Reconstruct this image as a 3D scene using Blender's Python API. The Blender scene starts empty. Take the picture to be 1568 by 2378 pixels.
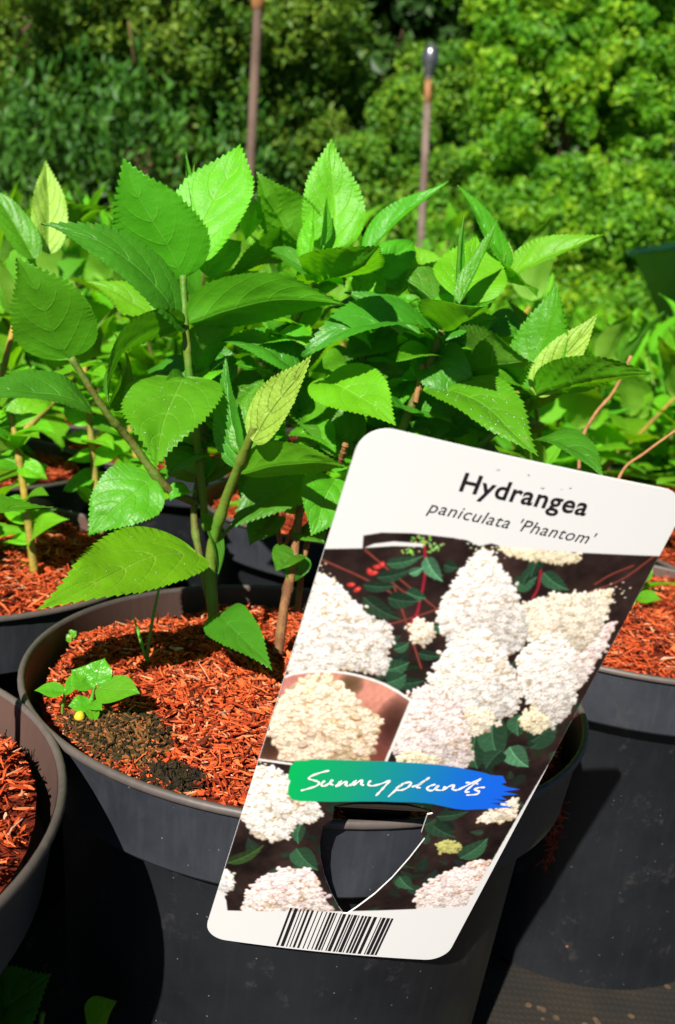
import bpy, bmesh, math, random
import numpy as np
from mathutils import Vector, Matrix

# ---------------------------------------------------------------- camera, sky, sun, exposure
scene = bpy.context.scene
C = scene.collection
RW, RH, FPX = 1568.0, 2378.0, 2200.0          # reference pixel frame used for laying out, focal length in its pixels
CAM = np.array([0.0, -0.3712, 0.3431])
PITCH, ROLL, YAW = 0.22211, 0.11494, 0.01226
FW = np.array([math.sin(YAW) * math.cos(PITCH), math.cos(YAW) * math.cos(PITCH), -math.sin(PITCH)])
_r = np.cross(FW, [0, 0, 1]); _r /= np.linalg.norm(_r); _u = np.cross(_r, FW)
RT = math.cos(ROLL) * _r + math.sin(ROLL) * _u
UP = math.cos(ROLL) * _u - math.sin(ROLL) * _r

cam_data = bpy.data.cameras.new("camera")
cam = bpy.data.objects.new("camera", cam_data); C.objects.link(cam)
cam.matrix_world = Matrix(((RT[0], UP[0], -FW[0], CAM[0]), (RT[1], UP[1], -FW[1], CAM[1]), (RT[2], UP[2], -FW[2], CAM[2]), (0, 0, 0, 1)))
cam_data.sensor_fit = 'HORIZONTAL'; cam_data.sensor_width = 36.0
cam_data.lens = 36.0 * FPX / RW
cam_data.clip_start = 0.01; cam_data.clip_end = 500
cam_data.dof.use_dof = True; cam_data.dof.focus_distance = 0.305; cam_data.dof.aperture_fstop = 27.0
scene.camera = cam

SUN_AZ, SUN_EL = math.radians(20), math.radians(38)    # from straight behind the camera towards the left
SUN = np.array([-math.sin(SUN_AZ) * math.cos(SUN_EL), -math.cos(SUN_AZ) * math.cos(SUN_EL), math.sin(SUN_EL)])
world = bpy.data.worlds.new("World"); scene.world = world; world.use_nodes = True
wn = world.node_tree.nodes; wl = world.node_tree.links
sky = wn.new('ShaderNodeTexSky'); sky.sky_type = 'NISHITA'; sky.sun_disc = False
sky.air_density = 0.35; sky.dust_density = 0.1; sky.altitude = 2500
sky.sun_elevation = SUN_EL; sky.sun_rotation = math.atan2(SUN[0], SUN[1])
wn['Background'].inputs['Strength'].default_value = 0.05
wl.new(sky.outputs[0], wn['Background'].inputs['Color'])
sun_data = bpy.data.lights.new("sun", 'SUN'); sun_data.energy = 5.0; sun_data.angle = math.radians(0.5); sun_data.color = (1.0, 0.95, 0.86)
sun = bpy.data.objects.new("sun", sun_data); C.objects.link(sun)
sun.rotation_euler = Vector(SUN).to_track_quat('Z', 'Y').to_euler()
vs = scene.view_settings
vs.view_transform = 'Standard'; vs.look = 'None'; vs.exposure = 0.88; vs.gamma = 1.0; vs.use_curve_mapping = False
scene.cycles.use_denoising = True
scene.cycles.max_bounces = 8; scene.cycles.transmission_bounces = 6; scene.cycles.transparent_max_bounces = 8
scene.cycles.sample_clamp_indirect = 6.0

rng = np.random.default_rng(7)
random.seed(7)

# ---------------------------------------------------------------- helpers
def at(x, y, d):
    return CAM + d * (FW + RT * (x - RW / 2) / FPX + UP * (RH / 2 - y) / FPX)

def on_plane(x, y, z):
    ray = FW + RT * (x - RW / 2) / FPX + UP * (RH / 2 - y) / FPX
    return CAM + ray * ((z - CAM[2]) / ray[2])

def link(name, data, parent=None):
    o = bpy.data.objects.new(name, data); C.objects.link(o)
    if parent is not None: o.parent = parent
    return o

def tag(o, label=None, cat=None, group=None, kind=None):
    if label: o['label'] = label
    if cat: o['category'] = cat
    if group: o['group'] = group
    if kind: o['kind'] = kind
    return o

def empty(name, loc, label, cat, group=None, rz=0.0):
    o = bpy.data.objects.new(name, None); C.objects.link(o)
    o.location = tuple(loc); o.rotation_euler = (0, 0, rz); o.empty_display_size = 0.02
    return tag(o, label, cat, group)

def mesh_np(name, verts, faces, mats=(), smooth=True, attrs=None, mat_idx=None):
    """verts (n,3); faces: (m,k) array or list of arrays"""
    me = bpy.data.meshes.new(name)
    verts = np.asarray(verts, np.float32)
    if not isinstance(faces, (list, tuple)): faces = [faces]
    faces = [np.asarray(f, np.int32) for f in faces if len(f)]
    me.vertices.add(len(verts)); me.vertices.foreach_set('co', verts.ravel())
    nl = sum(f.size for f in faces); nf = sum(len(f) for f in faces)
    me.loops.add(nl); me.polygons.add(nf)
    me.loops.foreach_set('vertex_index', np.concatenate([f.ravel() for f in faces]))
    ls = []; p = 0
    for f in faces:
        ls.append(p + np.arange(len(f)) * f.shape[1]); p += f.size
    me.polygons.foreach_set('loop_start', np.concatenate(ls).astype(np.int32))
    if mat_idx is not None: me.polygons.foreach_set('material_index', np.asarray(mat_idx, np.int32))
    me.polygons.foreach_set('use_smooth', np.full(nf, smooth))
    for m in mats: me.materials.append(m)
    if attrs:
        for an, av in attrs.items():
            av = np.asarray(av, np.float32)
            if av.ndim == 1:
                a = me.attributes.new(an, 'FLOAT', 'POINT'); a.data.foreach_set('value', av)
            elif av.shape[1] == 4:
                a = me.attributes.new(an, 'FLOAT_COLOR', 'POINT'); a.data.foreach_set('color', av.ravel())
            else:
                a = me.attributes.new(an, 'FLOAT_VECTOR', 'POINT'); a.data.foreach_set('vector', av.ravel())
    me.update(calc_edges=True); me.validate()
    return me

def catmull(pts, n):
    P = np.asarray(pts, float)
    if len(P) == 2:
        t = np.linspace(0, 1, n)[:, None]; return P[0] * (1 - t) + P[1] * t
    Q = np.vstack([2 * P[0] - P[1], P, 2 * P[-1] - P[-2]])
    out = []
    for t in np.linspace(0, len(P) - 1 - 1e-9, n):
        i = int(t); f = t - i; a, b, c, d = Q[i], Q[i + 1], Q[i + 2], Q[i + 3]
        out.append(.5 * (2 * b + (c - a) * f + (2 * a - 5 * b + 4 * c - d) * f * f + (3 * b - a - 3 * c + d) * f ** 3))
    return np.array(out)

def tube_np(pts, radii, k=8, cap=True):
    P = np.asarray(pts, float); n = len(P)
    R = np.interp(np.linspace(0, 1, n), np.linspace(0, 1, len(radii)), radii)
    T = np.gradient(P, axis=0); T /= np.linalg.norm(T, axis=1)[:, None] + 1e-12
    ref = np.array([.3, 1, .2]) if abs(T[0][1]) < .8 else np.array([1, .1, .2])
    vs_ = []
    x = np.cross(T[0], ref); x /= np.linalg.norm(x)
    for i in range(n):
        x = x - T[i] * (x @ T[i]); x /= np.linalg.norm(x) + 1e-12
        y = np.cross(T[i], x)
        a = np.linspace(0, 2 * np.pi, k, endpoint=False)
        vs_.append(P[i] + R[i] * (np.cos(a)[:, None] * x + np.sin(a)[:, None] * y))
    V = np.concatenate(vs_)
    i = np.arange(n - 1)[:, None] * k; j = np.arange(k)[None]
    F = np.stack([i + j, i + (j + 1) % k, i + k + (j + 1) % k, i + k + j], -1).reshape(-1, 4)
    fs = [F]
    if cap:
        V = np.vstack([V, P[0], P[-1]]); jj = np.arange(k)
        fs.append(np.stack([(jj + 1) % k, jj, np.full(k, n * k)], -1))
        fs.append(np.stack([(n - 1) * k + jj, (n - 1) * k + (jj + 1) % k, np.full(k, n * k + 1)], -1))
    return V, fs

def join_np(parts):
    """parts: list of (V, [faces...]) -> V, faces grouped by arity"""
    Vs = []; by = {}; o = 0
    for V, fs in parts:
        Vs.append(V)
        for f in fs:
            by.setdefault(f.shape[1], []).append(f + o)
        o += len(V)
    return np.vstack(Vs), [np.vstack(v) for v in by.values()]

def lathe_np(profile, n=72):
    pr = np.asarray(profile, float); m = len(pr)
    a = np.linspace(0, 2 * np.pi, n, endpoint=False)
    V = np.stack([pr[:, 0][:, None] * np.cos(a), pr[:, 0][:, None] * np.sin(a), np.repeat(pr[:, 1][:, None], n, 1)], -1).reshape(-1, 3)
    i = np.arange(m - 1)[:, None] * n; j = np.arange(n)[None]
    F = np.stack([i + j, i + (j + 1) % n, i + n + (j + 1) % n, i + n + j], -1).reshape(-1, 4)
    return V, [F]

def box_np(c, s):
    c = np.asarray(c, float); s = np.asarray(s, float) / 2
    V = np.array([[x, y, z] for x in (-1, 1) for y in (-1, 1) for z in (-1, 1)], float) * s + c
    F = np.array([[0, 1, 3, 2], [4, 6, 7, 5], [0, 4, 5, 1], [2, 3, 7, 6], [0, 2, 6, 4], [1, 5, 7, 3]])
    return V, [F]

# ---- value noise for meshes
def vnoise(p, seed=0):
    p = np.asarray(p, float); i = np.floor(p).astype(np.int64); f = p - i; f = f * f * (3 - 2 * f)
    def h(a, b, c):
        n = (a * 374761393 + b * 668265263 + c * 2147483647 + seed * 1274126177) & 0xffffffff
        n = ((n ^ (n >> 13)) * 1274126177) & 0xffffffff
        return ((n ^ (n >> 16)) & 0xffff) / 65535.0
    r = 0
    for dx in (0, 1):
        for dy in (0, 1):
            for dz in (0, 1):
                w = (f[..., 0] if dx else 1 - f[..., 0]) * (f[..., 1] if dy else 1 - f[..., 1]) * (f[..., 2] if dz else 1 - f[..., 2])
                r = r + w * h(i[..., 0] + dx, i[..., 1] + dy, i[..., 2] + dz)
    return r * 2 - 1

# ---------------------------------------------------------------- materials
def nt(name):
    m = bpy.data.materials.new(name); m.use_nodes = True
    t = m.node_tree; return m, t.nodes, t.links, t.nodes['Principled BSDF']

def N(nodes, kind, **kw):
    n = nodes.new(kind)
    for k, v in kw.items():
        if k.startswith('i_'):
            key = k[2:]; key = int(key) if key.isdigit() else key
            n.inputs[key].default_value = v
        else: setattr(n, k, v)
    return n

def math_(nodes, links, op, a, b=None, clamp=False):
    n = nodes.new('ShaderNodeMath'); n.operation = op; n.use_clamp = clamp
    for i, v in enumerate((a, b)):
        if v is None: continue
        if isinstance(v, (int, float)): n.inputs[i].default_value = v
        else: links.new(v, n.inputs[i])
    return n.outputs[0]

def mixc(nodes, links, fac, a, b):
    n = nodes.new('ShaderNodeMix'); n.data_type = 'RGBA'
    for s, v in ((n.inputs[0], fac), (n.inputs[6], a), (n.inputs[7], b)):
        if isinstance(v, (int, float)): s.default_value = v
        elif isinstance(v, tuple): s.default_value = (*v, 1) if len(v) == 3 else v
        else: links.new(v, s)
    return n.outputs[2]

def ramp(nodes, links, fac, stops):
    n = nodes.new('ShaderNodeValToRGB'); e = n.color_ramp.elements
    while len(e) < len(stops): e.new(0.5)
    for k, (p, c) in enumerate(stops):
        e[k].position = p; e[k].color = (*c, 1) if not isinstance(c, (int, float)) else (c, c, c, 1)
    links.new(fac, n.inputs[0]); return n.outputs[0]

def leaf_material(name, top, under, glow, vein, rough=0.38, trans=0.35, relief=0.25, var=0.25):
    m, ns, ls, b = nt(name)
    a = N(ns, 'ShaderNodeAttribute', attribute_name='luv'); sp = N(ns, 'ShaderNodeSeparateXYZ'); ls.new(a.outputs['Vector'], sp.inputs[0])
    t = math_(ns, ls, 'ABSOLUTE', sp.outputs[0]); s = sp.outputs[1]
    mid = math_(ns, ls, 'SUBTRACT', 1.0, math_(ns, ls, 'MULTIPLY', t, 26.0), True)
    ph = math_(ns, ls, 'SUBTRACT', math_(ns, ls, 'MULTIPLY', s, 5.0), math_(ns, ls, 'MULTIPLY', math_(ns, ls, 'POWER', t, 1.5), 2.1))
    fr = math_(ns, ls, 'ABSOLUTE', math_(ns, ls, 'SUBTRACT', math_(ns, ls, 'FRACT', ph), 0.5))
    lat = math_(ns, ls, 'SUBTRACT', 1.0, math_(ns, ls, 'MULTIPLY', fr, 15.0), True)
    lat = math_(ns, ls, 'MULTIPLY', lat, math_(ns, ls, 'SUBTRACT', 1.0, math_(ns, ls, 'POWER', t, 3.0)))
    v = math_(ns, ls, 'MAXIMUM', mid, math_(ns, ls, 'MULTIPLY', lat, 0.6))
    oi = N(ns, 'ShaderNodeObjectInfo'); tc = N(ns, 'ShaderNodeTexCoord')
    n1 = N(ns, 'ShaderNodeTexNoise', i_Scale=90.0, i_Detail=3.0); ls.new(tc.outputs['Object'], n1.inputs['Vector'])
    n2 = N(ns, 'ShaderNodeTexNoise', i_Scale=900.0, i_Detail=2.0); ls.new(tc.outputs['Object'], n2.inputs['Vector'])
    vo = N(ns, 'ShaderNodeTexVoronoi', i_Scale=520.0); vo.feature = 'DISTANCE_TO_EDGE'; ls.new(tc.outputs['Object'], vo.inputs['Vector'])
    net = math_(ns, ls, 'SUBTRACT', 1.0, math_(ns, ls, 'MULTIPLY', vo.outputs['Distance'], 9.0), True)
    sp1 = N(ns, 'ShaderNodeTexNoise', i_Scale=170.0, i_Detail=1.0); ls.new(tc.outputs['Object'], sp1.inputs['Vector'])
    spot = ramp(ns, ls, sp1.outputs[0], [(.73, 0.0), (.80, 1.0)])
    g = N(ns, 'ShaderNodeNewGeometry')
    col = mixc(ns, ls, g.outputs['Backfacing'], top, under)
    col = mixc(ns, ls, math_(ns, ls, 'MULTIPLY', v, 0.8), col, vein)
    col = mixc(ns, ls, math_(ns, ls, 'MULTIPLY', net, .07), col, vein)
    col = mixc(ns, ls, math_(ns, ls, 'MULTIPLY', spot, .35), col, (.20, .24, .04))
    hsv = N(ns, 'ShaderNodeHueSaturation'); ls.new(col, hsv.inputs['Color'])
    k = math_(ns, ls, 'ADD', math_(ns, ls, 'MULTIPLY', oi.outputs['Random'], var), math_(ns, ls, 'MULTIPLY', n1.outputs[0], 0.5))
    ls.new(math_(ns, ls, 'ADD', k, 0.75 - var / 2), hsv.inputs['Value'])
    ls.new(math_(ns, ls, 'ADD', 0.49, math_(ns, ls, 'MULTIPLY', oi.outputs['Random'], 0.02)), hsv.inputs['Hue'])
    ls.new(hsv.outputs[0], b.inputs['Base Color'])
    b.inputs['Roughness'].default_value = rough
    b.inputs['Specular IOR Level'].default_value = 0.42
    h = math_(ns, ls, 'ADD', math_(ns, ls, 'ADD', math_(ns, ls, 'MULTIPLY', v, -0.7), math_(ns, ls, 'MULTIPLY', net, -0.07)), math_(ns, ls, 'ADD', math_(ns, ls, 'MULTIPLY', n2.outputs[0], 0.3), n1.outputs[0]))
    bp = N(ns, 'ShaderNodeBump', i_Strength=min(1.0, relief * 2.2), i_Distance=0.0010); ls.new(h, bp.inputs['Height']); ls.new(bp.outputs[0], b.inputs['Normal'])
    tr = N(ns, 'ShaderNodeBsdfTranslucent'); ls.new(mixc(ns, ls, math_(ns, ls, 'MULTIPLY', v, 0.3), glow, tuple(c * .6 for c in glow)), tr.inputs[0])
    mx = N(ns, 'ShaderNodeMixShader', i_0=trans); ls.new(b.outputs[0], mx.inputs[1]); ls.new(tr.outputs[0], mx.inputs[2])
    ls.new(mx.outputs[0], ns['Material Output'].inputs[0])
    return m

M = {}
M['leaf'] = leaf_material('leaf_mid_green', (.075, .31, .008), (.13, .33, .03), (.19, .62, .005), (.17, .45, .04), rough=.42)
M['leaf_dark'] = leaf_material('leaf_mature_green', (.050, .205, .010), (.085, .24, .018), (.12, .44, .004), (.11, .33, .035), rough=.40, trans=.32)
M['leaf_light'] = leaf_material('leaf_fresh_green', (.135, .46, .008), (.20, .46, .03), (.32, .80, .006), (.27, .60, .05), rough=.48, trans=.42)
M['leaf_pale'] = leaf_material('leaf_young_pale', (.28, .46, .05), (.34, .50, .09), (.32, .62, .02), (.44, .58, .14), rough=.5, trans=.3, relief=.7)
M['leaf_olive'] = leaf_material('leaf_olive_underside', (.08, .30, .008), (.095, .36, .012), (.18, .60, .004), (.15, .42, .03), trans=.48, relief=.16)
M['leaf_field'] = leaf_material('leaf_field_green', (.14, .44, .010), (.21, .45, .035), (.32, .74, .006), (.24, .52, .05), trans=.42, var=.5)

def simple(name, col, rough=.6, bump=0, bscale=200., spec=.3, col2=None, cscale=40.):
    m, ns, ls, b = nt(name)
    b.inputs['Roughness'].default_value = rough; b.inputs['Specular IOR Level'].default_value = spec
    tc = N(ns, 'ShaderNodeTexCoord')
    if col2:
        n = N(ns, 'ShaderNodeTexNoise', i_Scale=cscale, i_Detail=4.0); ls.new(tc.outputs['Object'], n.inputs['Vector'])
        f = ramp(ns, ls, n.outputs[0], [(.38, 0.0), (.62, 1.0)])
        ls.new(mixc(ns, ls, f, col, col2), b.inputs['Base Color'])
    else: b.inputs['Base Color'].default_value = (*col, 1)
    if bump:
        n = N(ns, 'ShaderNodeTexNoise', i_Scale=bscale, i_Detail=4.0); ls.new(tc.outputs['Object'], n.inputs['Vector'])
        bp = N(ns, 'ShaderNodeBump', i_Strength=bump, i_Distance=0.002); ls.new(n.outputs[0], bp.inputs['Height']); ls.new(bp.outputs[0], b.inputs['Normal'])
    return m

M['stem_green'] = simple('stem_green', (.07, .18, .014), .5, .3, 300, col2=(.12, .17, .02), cscale=60)
M['stem_brown'] = simple('stem_olive_brown', (.10, .15, .02), .6, .4, 300, col2=(.10, .085, .018), cscale=90)
M['stem_wood'] = simple('stem_woody', (.12, .05, .02), .75, .6, 400, col2=(.28, .14, .05), cscale=70)
M['stem_tan'] = simple('stem_dry_tan', (.42, .22, .09), .7, .4, 300, col2=(.3, .13, .05), cscale=120)
M['stem_yellow'] = simple('stem_yellow', (.32, .22, .03), .6, .4, 300, col2=(.2, .17, .03), cscale=60)
M['yellow'] = simple('yellow_bud', (.6, .42, .02), .5)
M['weed'] = leaf_material('weed_green', (.09, .36, .012), (.14, .36, .03), (.16, .5, .01), (.2, .5, .06), rough=.3, trans=.35)

def plastic(name, base, dust, rough=.42, speck=True, grime=None):
    m, ns, ls, b = nt(name)
    tc = N(ns, 'ShaderNodeTexCoord')
    n = N(ns, 'ShaderNodeTexNoise', i_Scale=14.0, i_Detail=6.0, i_Roughness=.65); ls.new(tc.outputs['Object'], n.inputs['Vector'])
    mp = N(ns, 'ShaderNodeMapping'); mp.inputs['Scale'].default_value = (300, 300, 25); ls.new(tc.outputs['Object'], mp.inputs[0])
    n2 = N(ns, 'ShaderNodeTexNoise', i_Scale=1.0, i_Detail=3.0); ls.new(mp.outputs[0], n2.inputs['Vector'])
    f = ramp(ns, ls, n.outputs[0], [(.35, 0.0), (.75, 1.0)])
    col = mixc(ns, ls, math_(ns, ls, 'MULTIPLY', f, .6), base, dust)
    col = mixc(ns, ls, math_(ns, ls, 'MULTIPLY', ramp(ns, ls, n2.outputs[0], [(.5, 0.0), (.8, 1.0)]), .25), col, dust)
    if speck:
        v = N(ns, 'ShaderNodeTexVoronoi', i_Scale=330.0); ls.new(tc.outputs['Object'], v.inputs['Vector'])
        d = math_(ns, ls, 'LESS_THAN', v.outputs['Distance'], .10)
        wn_ = N(ns, 'ShaderNodeSeparateColor'); ls.new(v.outputs['Color'], wn_.inputs[0])
        d = math_(ns, ls, 'MULTIPLY', d, math_(ns, ls, 'GREATER_THAN', wn_.outputs[0], .80))
        col = mixc(ns, ls, math_(ns, ls, 'MULTIPLY', d, .55), col, (.22, .20, .17))
        v2 = N(ns, 'ShaderNodeTexVoronoi', i_Scale=48.0); ls.new(tc.outputs['Object'], v2.inputs['Vector'])
        d2 = math_(ns, ls, 'LESS_THAN', v2.outputs['Distance'], .035)
        w2 = N(ns, 'ShaderNodeSeparateColor'); ls.new(v2.outputs['Color'], w2.inputs[0])
        d2 = math_(ns, ls, 'MULTIPLY', d2, math_(ns, ls, 'GREATER_THAN', w2.outputs[1], .84))
        col = mixc(ns, ls, d2, col, (.26, .11, .05))
    if speck:
        sx = N(ns, 'ShaderNodeSeparateXYZ'); ls.new(tc.outputs['Object'], sx.inputs[0])
        n3 = N(ns, 'ShaderNodeTexNoise', i_Scale=38.0, i_Detail=5.0); ls.new(tc.outputs['Object'], n3.inputs['Vector'])
        al = math_(ns, ls, 'MULTIPLY', ramp(ns, ls, math_(ns, ls, 'MULTIPLY', sx.outputs[0], 10.0), [(.62, 0.0), (.95, 1.0)]), ramp(ns, ls, n3.outputs[0], [(.35, 0.0), (.65, 1.0)]))
        col = mixc(ns, ls, math_(ns, ls, 'MULTIPLY', al, .7), col, (.045, .06, .008))
        n4 = N(ns, 'ShaderNodeTexNoise', i_Scale=60.0, i_Detail=8.0, i_Roughness=.75); ls.new(tc.outputs['Object'], n4.inputs['Vector'])
        col = mixc(ns, ls, math_(ns, ls, 'MULTIPLY', ramp(ns, ls, n4.outputs[0], [(.58, 0.0), (.72, 1.0)]), .5), col, (.07, .062, .055))
    ls.new(col, b.inputs['Base Color'])
    ls.new(math_(ns, ls, 'ADD', rough - .1, math_(ns, ls, 'MULTIPLY', n.outputs[0], .25)), b.inputs['Roughness'])
    b.inputs['Specular IOR Level'].default_value = .45
    bp = N(ns, 'ShaderNodeBump', i_Strength=.12, i_Distance=.001); ls.new(n2.outputs[0], bp.inputs['Height']); ls.new(bp.outputs[0], b.inputs['Normal'])
    return m

M['pot'] = plastic('black_pot_plastic', (.006, .007, .009), (.019, .021, .026))
M['pot_collar'] = plastic('dust_and_sheen_collar_plastic', (.018, .020, .026), (.062, .067, .080), .36)  # lighter bluish tone puts sky sheen into the colour, along with dust
M['pot_rim'] = plastic('worn_rim_plastic', (.06, .050, .045), (.16, .125, .108), .5, speck=False)
M['pot_inner'] = plastic('dusty_inner_plastic', (.06, .035, .028), (.12, .06, .045), .6, speck=False)

def mulch_material(name, stops, rough=.75):
    m, ns, ls, b = nt(name)
    g = N(ns, 'ShaderNodeNewGeometry'); tc = N(ns, 'ShaderNodeTexCoord')
    n = N(ns, 'ShaderNodeTexNoise', i_Scale=260.0, i_Detail=4.0); ls.new(tc.outputs['Object'], n.inputs['Vector'])
    c = ramp(ns, ls, g.outputs['Random Per Island'], stops)
    hs = N(ns, 'ShaderNodeHueSaturation'); ls.new(c, hs.inputs['Color']); ls.new(math_(ns, ls, 'ADD', .5, n.outputs[0]), hs.inputs['Value'])
    ls.new(hs.outputs[0], b.inputs['Base Color']); b.inputs['Roughness'].default_value = rough; b.inputs['Specular IOR Level'].default_value = .15
    bp = N(ns, 'ShaderNodeBump', i_Strength=.5, i_Distance=.001); ls.new(n.outputs[0], bp.inputs['Height']); ls.new(bp.outputs[0], b.inputs['Normal'])
    return m
M['mulch'] = mulch_material('red_bark', [(0, (.05, .012, .006)), (.2, (.20, .026, .009)), (.42, (.42, .055, .014)), (.72, (.60, .10, .025)), (.9, (.66, .16, .05)), (.97, (.55, .24, .12)), (1, (.6, .36, .24))])
M['mulch_bed'] = simple('mulch_bed', (.07, .010, .005), .9, .8, 400, .1, col2=(.16, .02, .008), cscale=200)
M['soil'] = simple('dark_soil', (.018, .013, .008), .9, 1.0, 500, .15, col2=(.04, .03, .012), cscale=300)
M['moss_chip'] = mulch_material('mossy_bark', [(0, (.012, .010, .006)), (.4, (.035, .028, .010)), (.75, (.16, .07, .02)), (1, (.3, .10, .03))])

# ---------------------------------------------------------------- ground
def ground_material():
    m, ns, ls, b = nt('woven_weed_mat')
    tc = N(ns, 'ShaderNodeTexCoord')
    w1 = N(ns, 'ShaderNodeTexWave', i_Scale=95.0, i_Distortion=1.5, i_Detail=1.0); w1.bands_direction = 'X'; ls.new(tc.outputs['Object'], w1.inputs['Vector'])
    w2 = N(ns, 'ShaderNodeTexWave', i_Scale=70.0, i_Distortion=1.5, i_Detail=1.0); w2.bands_direction = 'Y'; ls.new(tc.outputs['Object'], w2.inputs['Vector'])
    n = N(ns, 'ShaderNodeTexNoise', i_Scale=22.0, i_Detail=7.0); ls.new(tc.outputs['Object'], n.inputs['Vector'])
    pr = math_(ns, ls, 'MULTIPLY', w1.outputs['Fac'], w2.outputs['Fac'])
    col = mixc(ns, ls, ramp(ns, ls, n.outputs[0], [(.4, 0.0), (.7, 1.0)]), (.010, .008, .006), (.024, .017, .010))
    v = N(ns, 'ShaderNodeTexVoronoi', i_Scale=150.0); ls.new(tc.outputs['Object'], v.inputs['Vector'])
    sc_ = N(ns, 'ShaderNodeSeparateColor'); ls.new(v.outputs['Color'], sc_.inputs[0])
    d = math_(ns, ls, 'MULTIPLY', math_(ns, ls, 'LESS_THAN', v.outputs['Distance'], .26), math_(ns, ls, 'GREATER_THAN', sc_.outputs[0], .6))
    col = mixc(ns, ls, math_(ns, ls, 'MULTIPLY', pr, .1), col, (.04, .03, .02))
    col = mixc(ns, ls, math_(ns, ls, 'MULTIPLY', d, .5), col, (.15, .095, .045))
    ls.new(col, b.inputs['Base Color']); b.inputs['Roughness'].default_value = .85
    bp = N(ns, 'ShaderNodeBump', i_Strength=.5, i_Distance=.002); ls.new(math_(ns, ls, 'ADD', math_(ns, ls, 'MULTIPLY', pr, .3), n.outputs[0]), bp.inputs['Height']); ls.new(bp.outputs[0], b.inputs['Normal'])
    return m
M['ground'] = ground_material()
g = link('ground', mesh_np('ground', [[-60, -30, 0], [60, -30, 0], [60, 90, 0], [-60, 90, 0]], np.array([[0, 1, 2, 3]]), [M['ground']]))
tag(g, 'dark woven weed mat under the pots', 'ground', kind='structure')

# ---------------------------------------------------------------- background trees
def tree_leaf_material(name, c1, c2, c3, glow, trans=.35):
    m, ns, ls, b = nt(name)
    gm = N(ns, 'ShaderNodeNewGeometry')
    ta = N(ns, 'ShaderNodeAttribute', attribute_name='tone')
    fk = math_(ns, ls, 'ADD', math_(ns, ls, 'MULTIPLY', gm.outputs['Random Per Island'], .5), math_(ns, ls, 'MULTIPLY', ta.outputs['Fac'], .5))
    c = ramp(ns, ls, fk, [(.1, c1), (.5, c2), (.9, c3)])
    ls.new(c, b.inputs['Base Color']); b.inputs['Roughness'].default_value = .5; b.inputs['Specular IOR Level'].default_value = .3
    tr = N(ns, 'ShaderNodeBsdfTranslucent'); tr.inputs[0].default_value = (*glow, 1)
    mx = N(ns, 'ShaderNodeMixShader', i_0=trans); ls.new(b.outputs[0], mx.inputs[1]); ls.new(tr.outputs[0], mx.inputs[2])
    ls.new(mx.outputs[0], ns['Material Output'].inputs[0])
    return m
M['t_bright'] = tree_leaf_material('bright_shrub_leaves', (.05, .19, .010), (.13, .35, .012), (.30, .48, .015), (.21, .50, .008))
M['t_mid'] = tree_leaf_material('mid_shrub_leaves', (.045, .15, .012), (.09, .25, .015), (.22, .36, .018), (.14, .34, .008))
M['t_olive'] = tree_leaf_material('olive_tree_leaves', (.04, .13, .010), (.09, .20, .014), (.20, .29, .02), (.13, .25, .01))
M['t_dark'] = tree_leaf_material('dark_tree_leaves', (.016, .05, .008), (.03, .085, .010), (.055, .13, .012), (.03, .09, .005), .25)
M['t_willow'] = tree_leaf_material('weeping_leaves', (.035, .13, .015), (.08, .23, .02), (.16, .32, .03), (.10, .25, .01))
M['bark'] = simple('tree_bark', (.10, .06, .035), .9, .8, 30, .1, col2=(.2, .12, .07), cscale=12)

def leaf_cloud(cent, size, seed, elong=1.9, out_from=None, droop=0.3, bias=.35):
    r = np.random.default_rng(seed); n = len(cent)
    ax = r.normal(size=(n, 3)); ax[:, 2] -= droop; ax /= np.linalg.norm(ax, axis=1)[:, None]
    nn = r.normal(size=(n, 3)) * .6 + np.array([SUN[0], SUN[1], .8]) * bias
    if out_from is not None:
        o = cent - out_from; o /= np.linalg.norm(o, axis=1)[:, None] + 1e-9; nn = nn + o
    sd = np.cross(ax, nn); sd /= np.linalg.norm(sd, axis=1)[:, None] + 1e-9
    nn = np.cross(sd, ax)
    s = size * r.uniform(.6, 1.35, n)[:, None]
    fold = nn * s * .12
    a = cent - ax * s * .5 * elong; t = cent + ax * s * .5 * elong
    V = np.stack([a, cent + sd * s * .5 + fold, t, cent - sd * s * .5 + fold], 1).reshape(-1, 3)
    k = np.arange(n)[:, None] * 4
    F = np.concatenate([k + np.array([[0, 1, 2]]), k + np.array([[0, 2, 3]])], 0)
    return V, [F]

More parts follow.
